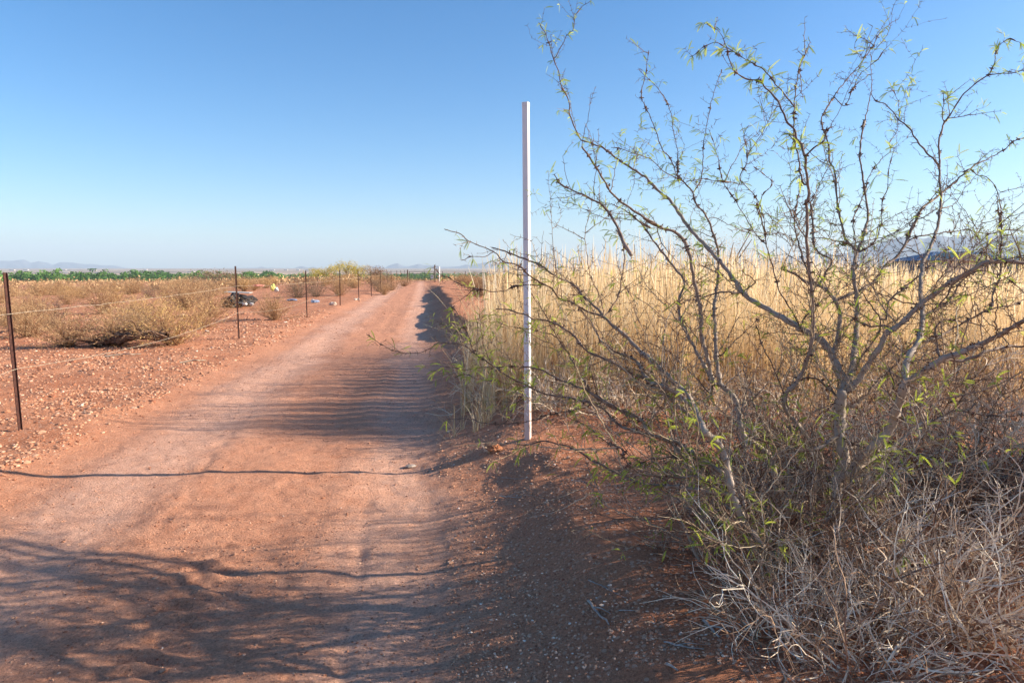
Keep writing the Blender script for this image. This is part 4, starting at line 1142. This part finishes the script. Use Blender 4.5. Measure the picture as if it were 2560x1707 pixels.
def build_scrub():
    protos = []
    specs = [('dry_shrub', 1, 120, 1.0, 0.95, 0.5, 'scrub', 'scrub'), ('dry_shrub', 2, 110, 0.9, 1.1, 0.6, 'scrub', 'scrub'),
             ('dry_shrub', 3, 90, 1.1, 0.8, 0.45, 'scrub_dark', 'scrub_dark'), ('dry_shrub', 4, 110, 0.9, 1.0, 0.6, 'scrub', 'scrub_yellow'),
             ('dry_shrub', 5, 120, 0.8, 1.2, 0.4, 'scrub', 'scrub')]
    used = [False] * len(specs)
    def place(i, x, y, s, label, group=None, sz=1.0):
        nonlocal protos
        if protos[i] is not None and not used[i]:
            r = protos[i]; used[i] = True
        else:
            r = copy_tree(protos[i])
        r.location = (x, y, gz(x, y) - 0.02)
        r.rotation_euler = (0, 0, random.uniform(0, 6.28)); r.scale = (s, s, s * sz)
        r['label'] = label or ''; r['category'] = 'shrub'
        if group: r['group'] = group
        elif 'group' in r: del r['group']
        return r
    for (nm, seed, n, h, w, tone, ms, ml) in specs:
        st, lf = shrub_mesh(seed, n, h, w, tone, 2)
        r = bpy.data.objects.new(nm, None); sc.collection.objects.link(r)
        st.build('stems', M[ms], r); lf.build('foliage', M[ml], r)
        protos.append(r)
    # the prominent ones, read off the photograph (source px of the foot)
    feat = [
        (3, 430, 862, 1.10, 'large yellowish dry shrub behind the dead log between the first two fence posts'),
        (1, 290, 865, 1.00, 'grey-tan dry shrub left of the dead log'),
        (0, 170, 868, 0.85, 'tan dry shrub right of the nearest fence post, casting shadow on red soil'),
        (4, 505, 820, 0.80, 'brown twiggy shrub just left of the second fence post'),
        (3, 360, 822, 1.05, 'yellow-tan shrub behind the large one left of the second post'),
        (0, 686, 800, 0.95, 'round tan shrub narrowing to its foot between the second and third posts'),
        (2, 745, 745, 1.25, 'dark twiggy shrub behind the third fence post'),
        (2, 790, 742, 1.10, 'dark fan-shaped shrub just right of the third fence post'),
        (0, 60, 830, 0.9, 'low tan shrub behind the nearest fence post'),
        (1, 455, 770, 1.2, 'pale shrub left of the black rubbish heap'),
        (4, 980, 726, 1.0, 'brown shrub at the seventh fence post'),
        (1, 1010, 716, 1.1, 'tan shrub nearest the left end of the metal gate'),
        (0, 960, 737, 0.9, 'low tan shrub at the roadside by the sixth fence post'),
        (2, 950, 730, 1.35, 'tall grey-brown shrub above the far fence posts'),
    ]
    taken = []; LAB = []
    for i, px, py, s, lab in feat:
        g = G(px, py); place(i, g[0], g[1], s * 0.80, lab, None, 0.85); taken.append((g[0], g[1]))
    # left-hand scrubland
    G1 = 'dry shrubs scattered beyond the fence'
    cnt = 0; tries = 0
    r2 = np.random.default_rng(5)
    while cnt < 235 and tries < 8000:
        tries += 1
        y = 15 + 120 * r2.random() ** 1.35
        x = -r2.uniform(0.05, 0.80) * y - 1
        fx = -4.0 - 0.105 * y
        if x > fx - 1.2 or x < -0.80 * y: continue
        if y < 24 and x > fx - 2.5: continue
        if y < 33 and -0.44 < x / y < -0.30: continue          # open ground before the rubbish heap
        if any((x - a) ** 2 + (y - b) ** 2 < (1.35 if y < 45 else 1.5) ** 2 for a, b in taken): continue
        if vnoise(np.array([x * 0.16]), np.array([y * 0.16]), 99)[0] < (-0.12 if y < 38 else -0.8): continue
        taken.append((x, y))
        i = int(r2.choice([0, 1, 2, 3, 4], p=[0.3, 0.25, 0.12, 0.13, 0.2]))
        tonew = ['tan', 'pale tan', 'grey-brown', 'yellowish', 'brown'][i]
        where = 'in the near scrub' if y < 35 else 'in the middle scrub' if y < 70 else 'in the far scrub before the green trees'
        LAB.append((place(i, x, y, r2.uniform(0.55, 0.9), None, G1, r2.uniform(0.75, 1.0)), tonew, where.replace('in the ', 'in the '), CX + F * x / y))
        cnt += 1
    # right of the road, beyond the grass corner
    G2 = 'dry shrubs right of the road'
    cnt = 0; tries = 0
    while cnt < 55 and tries < 5000:
        tries += 1
        y = 21 + 100 * r2.random() ** 1.4
        x = -4.6 - 0.06 * y + r2.random() * (5 + 0.10 * y) + 3.2
        if y < 82 and x < xroad(y) + 3.6: continue
        if any((x - a) ** 2 + (y - b) ** 2 < (1.1 + y * 0.008) ** 2 for a, b in taken): continue
        taken.append((x, y)); i = int(r2.choice([2, 4, 0]))
        tonew = {2: 'grey-brown', 4: 'brown', 0: 'tan'}[i]
        where = 'near the grass corner' if y < 45 else 'far off near the gate fence' if y < 90 else 'beyond the gate'
        LAB.append((place(i, x, y, r2.uniform(0.6, 0.9), None, G2, 0.85), tonew, where + ' right of the road', None))
        cnt += 1
    # each shrub's label: colour, row, the posts it is seen between, and its turn among its likes
    posts = [50, 170, 300, 440, 590, 763, 846, 897, 929, 967, 1030]
    zone = ['left of the first post', 'just right of post one', 'left of the dead log', 'above the dead log', 'left of the second post', 'between posts two and three',
            'between posts three and four', 'between posts four and five', 'between posts five and six', 'behind the far posts', 'behind the farthest posts', 'by the gate']
    ordn = ['leftmost', 'second', 'third', 'fourth', 'fifth', 'sixth', 'seventh', 'eighth'] + ['%dth' % k for k in range(9, 60)]
    groups = {}
    for o, tn, wh, px in LAB:
        key = (tn, wh.replace(' before the green trees', ''), zone[sum(px > p for p in posts)] if px is not None else '')
        groups.setdefault(key, []).append(o)
    for (tn, wh, zn), obs in groups.items():
        obs.sort(key=lambda o: o.location.x / o.location.y)
        for k, o in enumerate(obs):
            o['label'] = (f'{tn} shrub {wh} {zn}' if len(obs) == 1 else f'{ordn[k]} {tn} shrub {wh} {zn}').strip()
build_scrub()

# far scrub: nobody could count it
def far_scrub():
    b = MB(); n = 85000
    r = 62 + 590 * rng.random(n) ** 1.3
    th = rng.uniform(R(50), R(131), n)
    x, y = r * np.cos(th), r * np.sin(th)
    cl = 3.2
    cx = np.floor(x / cl); cy = np.floor(y / cl)
    hx = _hash(cx.astype(np.int64), cy.astype(np.int64), 5); hy = _hash(cx.astype(np.int64), cy.astype(np.int64), 6)
    hh = _hash(cx.astype(np.int64), cy.astype(np.int64), 7)
    k = hh > 0.25
    x, y, cx, cy, hx, hy, hh, r = x[k], y[k], cx[k], cy[k], hx[k], hy[k], hh[k], r[k]
    bx, by = (cx + 0.3 + 0.4 * hx) * cl, (cy + 0.3 + 0.4 * hy) * cl
    n = len(x); g = rng.normal(size=(n, 3))
    rad = 0.5 + 0.5 * hh
    x = bx + g[:, 0] * rad * 0.55; y = by + g[:, 1] * rad * 0.55
    z = ground_z(bx, by) + np.abs(g[:, 2]) * 0.45 * rad + 0.1
    keep = ~((np.abs(bx - xroad(by)) < 3.5) & (by < 130))
    x, y, z, r, hh = x[keep], y[keep], z[keep], r[keep], hh[keep]; n = len(x)
    d1 = rng.normal(size=(n, 3)); d1 /= np.linalg.norm(d1, axis=1, keepdims=True)
    d2 = np.cross(d1, rng.normal(size=(n, 3))); d2 /= np.linalg.norm(d2, axis=1, keepdims=True)
    s = (0.06 + 0.0009 * r)[:, None]
    c = np.stack([x, y, z], 1)
    v = np.stack([c - d1 * s, c + d2 * s * 0.6, c + d1 * s, c - d2 * s * 0.6], 1).reshape(-1, 3)
    b.add(v, np.arange(n * 4).reshape(-1, 4), a=np.repeat(np.clip(0.25 + 0.5 * hh + 0.15 * rng.normal(size=n), 0, 1), 4))
    b.build('far_scrub', M['scrub'], kind='stuff', label='brown scrubland reaching from the fence to the river trees', cat='scrub')
far_scrub()

# river trees: a far-off wood that reads as one mass
def river_wood():
    b = MB(); rg = np.random.default_rng(8)
    V = []; A = []
    for k in range(1300):
        th = rg.uniform(R(52), R(131)); r = rg.uniform(430, 640)
        px = CX + F * math.tan(math.pi / 2 - th)
        if px > 700: r += 180
        x, y = r * math.cos(th), r * math.sin(th)
        z0 = float(ground_z(np.array([x]), np.array([y]))[0])
        H = rg.uniform(9.0, 11.8); W = H * rg.uniform(0.45, 0.75)
        n = 260
        lob = rg.normal(size=(6, 3)) * [W * 0.5, W * 0.5, H * 0.16] + [0, 0, H * 0.62]
        li = rg.integers(0, 6, n)
        g = rg.normal(size=(n, 3)); g /= np.linalg.norm(g, axis=1, keepdims=True)
        c = lob[li] + g * [W * 0.33, W * 0.33, H * 0.2] * rg.uniform(0.6, 1.0, (n, 1))
        c[:, 2] = np.clip(c[:, 2], 0.4, H)
        d1 = rg.normal(size=(n, 3)); d1 /= np.linalg.norm(d1, axis=1, keepdims=True)
        d2 = np.cross(d1, rg.normal(size=(n, 3))); d2 /= np.linalg.norm(d2, axis=1, keepdims=True)
        s = 0.48
        c = c + [x, y, z0]
        V.append(np.stack([c - d1 * s, c + d2 * s, c + d1 * s, c - d2 * s], 1).reshape(-1, 3))
        A.append(np.repeat(np.clip(rg.normal(rg.uniform(0.25, 0.8), 0.15, n), 0, 1), 4))
    V = np.concatenate(V)
    b.add(V, np.arange(len(V)).reshape(-1, 4), a=np.concatenate(A))
    b.build('river_wood', M['tree_green'], kind='stuff', label='long band of green riverside trees below the horizon', cat='trees')
river_wood()

# individual small trees in the scrub
def small_tree(px, py, d, H, W, mat, label, seed, sparse=1.0, lobes=9, lsz=0.035):
    rg = np.random.default_rng(seed)
    p = P(px, py, d); x, y = p[0], p[1]; z = gz(x, y)
    r = empty('small_tree', (x, y, z), label, 'tree')
    tk = MB(); cr = MB()
    ends = []
    for k in range(7):
        a = rg.uniform(0, 6.28); sp_ = rg.uniform(0.15, 0.6)
        e = np.array([math.cos(a) * W * sp_, math.sin(a) * W * sp_, H * rg.uniform(0.55, 0.9)])
        m = e * 0.5 + rg.normal(size=3) * 0.08 * H
        pts = smooth_poly(np.array([[0, 0, -0.2], m, e]), H / 12)
        tk.tube(pts, np.linspace(0.022 * H, 0.004 * H, len(pts)), 5, a=0.4); ends.append(e); ends.append((m + e) / 2)
    tk.build('trunk', M['scrub_dark'], r, True)
    n = int(1500 * sparse)
    for k in range(lobes):
        ends.append(np.array([rg.normal() * W * 0.35, rg.normal() * W * 0.35, H * rg.uniform(0.25, 0.8)]))
    ends = np.array(ends)
    li = rg.integers(0, len(ends), n)
    g = rg.normal(size=(n, 3))
    c = ends[li] + g * [W * 0.13, W * 0.13, H * 0.09]
    c[:, 2] = np.maximum(c[:, 2], 0.1)
    d1 = rg.normal(size=(n, 3)); d1 /= np.linalg.norm(d1, axis=1, keepdims=True)
    d2 = np.cross(d1, rg.normal(size=(n, 3))); d2 /= np.linalg.norm(d2, axis=1, keepdims=True)
    s = lsz * H * rg.uniform(0.5, 1.1, (n, 1))
    v = np.stack([c - d1 * s, c + d2 * s * 0.5, c + d1 * s, c - d2 * s * 0.5], 1).reshape(-1, 3)
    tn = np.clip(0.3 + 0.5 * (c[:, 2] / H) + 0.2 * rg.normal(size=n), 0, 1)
    cr.add(v, np.arange(n * 4).reshape(-1, 4), a=np.repeat(tn, 4))
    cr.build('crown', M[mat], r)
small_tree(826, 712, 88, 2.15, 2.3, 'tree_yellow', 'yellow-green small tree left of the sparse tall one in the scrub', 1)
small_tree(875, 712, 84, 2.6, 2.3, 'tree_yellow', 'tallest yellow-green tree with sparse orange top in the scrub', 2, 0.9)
small_tree(793, 710, 92, 1.8, 2.2, 'tree_yellow', 'low olive tree at the left end of the yellow-green clump', 3)
small_tree(900, 712, 86, 1.9, 1.8, 'tree_yellow', 'bright yellow-green bush at the right end of the clump', 4)
small_tree(945, 716, 70, 1.9, 2.2, 'scrub_dark', 'round leafless grey-brown tree behind the far fence posts', 5)
small_tree(545, 708, 60, 1.9, 3.0, 'scrub_dark', 'broad dark leafless bush left of the top of the second fence post', 6)
small_tree(480, 710, 66, 1.4, 2.4, 'scrub_dark', 'low dark leafless bush in the scrub well left of the second post', 7)
small_tree(2540, 700, 30, 3.3, 2.6, 'weed', 'grey-green thin tree at the right edge beside the house', 8, 2.0, lsz=0.014)
small_tree(1790, 700, 26, 2.9, 2.4, 'scrub', 'hazy leafless bush rising out of the tall grass behind the middle mesquite stems', 9, 1.5, lsz=0.009)
small_tree(1640, 700, 24, 2.5, 2.0, 'scrub', 'thin leafless bush in the tall grass right of the white pole', 10, 1.2, lsz=0.009)

# ================================================================ dead log and rubbish
def dead_log():
    g = G(290, 868); z = gz(g[0], g[1])
    r = empty('dead_log', (g[0], g[1], z), 'dark fallen dead wood with bare roots lying between the first two fence posts', 'log')
    rg = np.random.default_rng(3)
    b = MB()
    p = smooth_poly(np.array([[-0.5, 0.1, 0.08], [0.0, 0.0, 0.16], [0.5, 0.05, 0.24], [1.0, 0.0, 0.20]]), 0.06)
    b.tube(p, 0.10 + 0.03 * rg.normal(size=len(p)) * 0.5, 7); b.build('bole', M['log'], r, True)
    b = MB()
    for k in range(46):
        s = p[rg.integers(0, len(p))]
        d = unit(np.array([rg.normal() * 1.2, rg.normal(), rg.uniform(-0.1, 0.7)]))
        L = rg.uniform(0.25, 0.75)
        q = smooth_poly(np.array([s, s + d * L * 0.5 + rg.normal(size=3) * 0.06, s + d * L + [0, 0, -0.08]]), 0.05)
        q[:, 2] = np.maximum(q[:, 2], 0.02)
        b.tube(q, np.linspace(rg.uniform(0.012, 0.03), 0.005, len(q)), 5)
    b.build('roots', M['log'], r, True)
    for px, py, L, lb in ((305, 893, 0.55, 'long pale stick on red soil in front of the dead log'), (480, 909, 0.35, 'short pale stick lying on gravel left of the second post')):
        g = G(px, py); z = gz(g[0], g[1]) + 0.02
        b = MB(); q = smooth_poly(np.array([[-L / 2, -0.05, 0], [0, 0.02, 0.03], [L / 2, 0.12, 0.02]]), 0.05)
        b.tube(q, np.linspace(0.016, 0.008, len(q)), 5); b.tube(np.array([[0, 0.02, 0.03], [L * 0.3, -0.06, 0.05], [L * 0.45, -0.05, 0.03]]), [0.01, 0.008, 0.004], 4)
        o = b.build('fallen_stick', M['wire'], smooth=True); o.location = (g[0], g[1], z); tag(o, lb, 'stick')
dead_log()

def lump(name, px, py, size, mat, label, cat, seed, dz=0.0, fold=0.35, group=None, parts=None):
    """crumpled cloth, bag or stone: a sphere grid pushed about by ridged noise"""
    g = G(px, py); z = gz(g[0], g[1]) + dz
    nu, nv = 28, 18; v = []
    for j in range(nv + 1):
        ph = math.pi * j / nv
        for i in range(nu):
            a = 2 * math.pi * i / nu
            d = Vector((math.cos(a) * math.sin(ph), math.sin(a) * math.sin(ph), math.cos(ph)))
            m = 1 + fold * (mnoise.noise(d * 1.7 + Vector((seed, 0, 0))) + 0.6 * abs(mnoise.noise(d * 4.1 + Vector((0, seed, 0)))) - 0.2 + 0.3 * mnoise.noise(d * 9 + Vector((0, 0, seed))))
            v.append((d.x * m * size[0] / 2, d.y * m * size[1] / 2, max(-0.02, size[2] * 0.45 + d.z * m * size[2] / 2)))
    q = [[j * nu + i, j * nu + (i + 1) % nu, (j + 1) * nu + (i + 1) % nu, (j + 1) * nu + i] for j in range(nv) for i in range(nu)]
    b = MB(); b.add(v, q); o = b.build(name, M[mat], None, False)
    o.location = (g[0], g[1], z); o.rotation_euler = (0, 0, seed)
    return tag(o, label, cat, group)
lump('black_tarp', 598, 768, (1.55, 0.9, 0.56), 'tarp', 'heap of crumpled black plastic in the shrubs behind the second fence post', 'tarp', 1.3, fold=0.5)
lump('white_bag', 612, 770, (0.34, 0.22, 0.13), 'white_cloth', 'white plastic bag at the foot of the black heap', 'bag', 2.1, dz=0.10)
lump('white_rag', 630, 771, (0.2, 0.15, 0.10), 'white_cloth', 'small white rag right of the white bag by the black heap', 'rag', 2.9, dz=0.12)
lump('red_rag', 648, 762, (0.45, 0.22, 0.09), 'red_cloth', 'red and white rag on top of the brush right of the black heap', 'rag', 3.7, dz=0.78)
lump('yellow_bottle', 684, 758, (0.22, 0.2, 0.3), 'yellow_plastic', 'yellow plastic rubbish hanging in the shrub between second and third posts', 'rubbish', 4.1, dz=0.55)
lump('white_bag', 692, 757, (0.25, 0.18, 0.22), 'white_cloth', 'white and blue bag hanging in the shrub beside the yellow rubbish', 'bag', 5.5, dz=0.5)
lump('blue_cloth', 730, 752, (0.55, 0.3, 0.10), 'blue_cloth', 'flat dark blue cloth on the soil left of the third fence post', 'cloth', 6.2)
lump('blue_cloth', 788, 757, (0.42, 0.25, 0.14), 'blue_cloth', 'crumpled blue and white cloth on the soil right of the third fence post', 'cloth', 7.4)
lump('white_rag', 783, 757, (0.15, 0.2, 0.17), 'white_cloth', 'white rag folded in the blue cloth right of the third post', 'rag', 8.0)
lump('pale_rock', 833, 764, (0.32, 0.22, 0.17), 'pale_rock', 'brown and white rock at the foot of the fourth fence post', 'rock', 9.4, fold=0.3)
lump('pale_rock', 889, 751, (0.18, 0.14, 0.11), 'pale_rock', 'left white rock of the pair at the foot of the fifth fence post', 'rock', 10.4, fold=0.25)
lump('pale_rock', 896, 751, (0.2, 0.15, 0.12), 'pale_rock', 'right white rock of the pair at the foot of the fifth fence post', 'rock', 11.4, fold=0.25)
lump('dirt_clod', 1235, 1128, (0.13, 0.09, 0.06), 'clod', 'crumbling dirt clod left of the foot of the white pole', 'clod', 12.4, fold=0.5)
lump('grey_stone', 1026, 1168, (0.10, 0.06, 0.025), 'stick', 'flat grey stone at the edge of the sunlit strip on the road', 'stone', 13.1, fold=0.2)
g = G(600, 768)
bd = MB(); bd.box((0, 0, 0), (1.05, 0.30, 0.022)); o = bd.build('old_board', M['board']); o.location = (g[0], g[1] - 0.1, gz(g[0], g[1]) + 0.60); o.rotation_euler = (R(4), R(1.5), R(-4))
tag(o, 'pale painted board lying on top of the black heap', 'board')

# ================================================================ houses
def hip_roof(b, cx, cy, w, l, z0, h, over=0.4, hip=None):
    w += 2 * over; l += 2 * over
    hip = l / 2 if hip is None else hip
    v = [(cx - w / 2, cy - l / 2, z0), (cx + w / 2, cy - l / 2, z0), (cx + w / 2, cy + l / 2, z0), (cx - w / 2, cy + l / 2, z0),
         (cx - w / 2 + hip, cy, z0 + h), (cx + w / 2 - hip, cy, z0 + h)]
    b.add(v, [[0, 1, 5, 4], [2, 3, 4, 5], [3, 2, 1, 0]], [[1, 2, 5], [3, 0, 4]])
def house_blue():
    d = 80; a = P(2268, 650, d); c = P(2490, 650, d)
    w = c[0] - a[0]; cx = (a[0] + c[0]) / 2; z = gz(cx, d)
    r = empty('house', (cx, d, z), 'long low house with a dark blue hipped metal roof beyond the tall grass', 'house')
    b = MB(); b.box((0, 0, 1.2), (w, 8, 2.6)); b.build('wall', M['house_dark'], r)
    b = MB(); hip_roof(b, 0, 0, w, 8, 2.53, 1.05, 0.5, 3.2); b.build('roof', M['roof_blue'], r)
    for x in (-w * 0.33, -w * 0.12):
        f = MB(); f.box((x, -4.03, 1.5), (1.1, 0.06, 1.1)); fo = f.build('window', M['house_wall'], r)
        f = MB(); f.box((x, -4.08, 1.5), (0.95, 0.03, 0.95)); f.build('pane', M['glass'], fo)
def house_tan():
    d = 68; a = P(2358, 650, d); c = P(2440, 650, d); e = P(2505, 650, d)
    z = gz(a[0], d); w = c[0] - a[0]; W = e[0] - a[0]
    r = empty('house', (a[0], d, z), 'tan house with a low front gable, standing before the blue-roofed house', 'house')
    b = MB(); b.box((w / 2, 1.5, 1.15), (w - 0.5, 3, 2.5)); b.box(((w + W) / 2 - 0.2, 3.2, 1.15), (W - w - 0.1, 4, 2.5)); b.build('wall', M['house_wall'], r)
    b = MB()
    z0, h = 2.42, 0.82
    v = [(-0.1, -0.4, z0), (w + 0.1, -0.4, z0), (w / 2, -0.4, z0 + h), (-0.1, 3.4, z0), (w + 0.1, 3.4, z0), (w / 2, 3.4, z0 + h)]
    b.add(v, [[0, 2, 5, 3], [2, 1, 4, 5], [1, 0, 3, 4]], [[0, 1, 2], [3, 5, 4]])
    hip_roof(b, (w + W) / 2, 3.3, W - w + 0.6, 4, z0 - 0.02, 0.62, 0.2, 1.2)
    b.build('roof', M['roof_tan'], r)
    b = MB(); b.box((w / 2, -0.42, z0 - 0.04), (w + 0.3, 0.06, 0.12)); b.build('fascia', M['far_white'], r)
house_blue(); house_tan()

def far_houses():
    rg = np.random.default_rng(21)
    spots = [(30, 670, 2300), (65, 672, 2400), (97, 678, 1500), (78, 684, 900), (62, 680, 1300), (158, 670, 2600), (140, 680, 1300), (90, 682, 1200), (232, 674, 2000),
             (165, 679, 1500), (188, 680, 1300), (250, 680, 1500), (360, 680, 1400), (364, 671, 2600), (478, 677, 1700), (680, 673, 2400), (715, 673, 2500), (745, 674, 2300), (770, 673, 2600)]
    colw = ['white', 'cream', 'pinkish']
    for k, (px, py, d) in enumerate(spots):
        p = P(px, py, d); x, y = p[0], p[1]; z = gz(x, y)
        # the plain lies where the terrain puts it; the house stands on it
        w = rg.uniform(8, 18) * (d / 1800) ** 0.5; h = 2.2 * (d / 1500) ** 0.6
        r = empty('far_house', (x, y, z), f'tiny {colw[k % 3]} far-off building, number {k + 1} from a long row on the plain', 'building', 'tiny buildings on the far plain')
        b = MB(); b.box((0, 0, h / 2 - 0.5), (w, 8, h + 1)); b.build('wall', M['far_white'], r)
        b = MB(); hip_roof(b, 0, 0, w, 8, h + 0.03, h * 0.45, 0.4); b.build('roof', M['far_white' if k % 2 else 'far_roof'], r)
    # order the labels from left to right and by what the photograph shows
    obs = sorted([o for o in sc.objects if o.name.startswith('far_house') and o.parent is None], key=lambda o: o.location.x / o.location.y)
    names = ['first', 'second', 'third', 'fourth', 'fifth', 'sixth', 'seventh', 'eighth', 'ninth', 'tenth', 'eleventh', 'twelfth', 'thirteenth', 'fourteenth', 'fifteenth', 'sixteenth', 'seventeenth', 'eighteenth', 'last']
    for o, nme in zip(obs, names):
        o['label'] = f'{nme} from the left of the tiny pale buildings on the plain above the green trees'
far_houses()
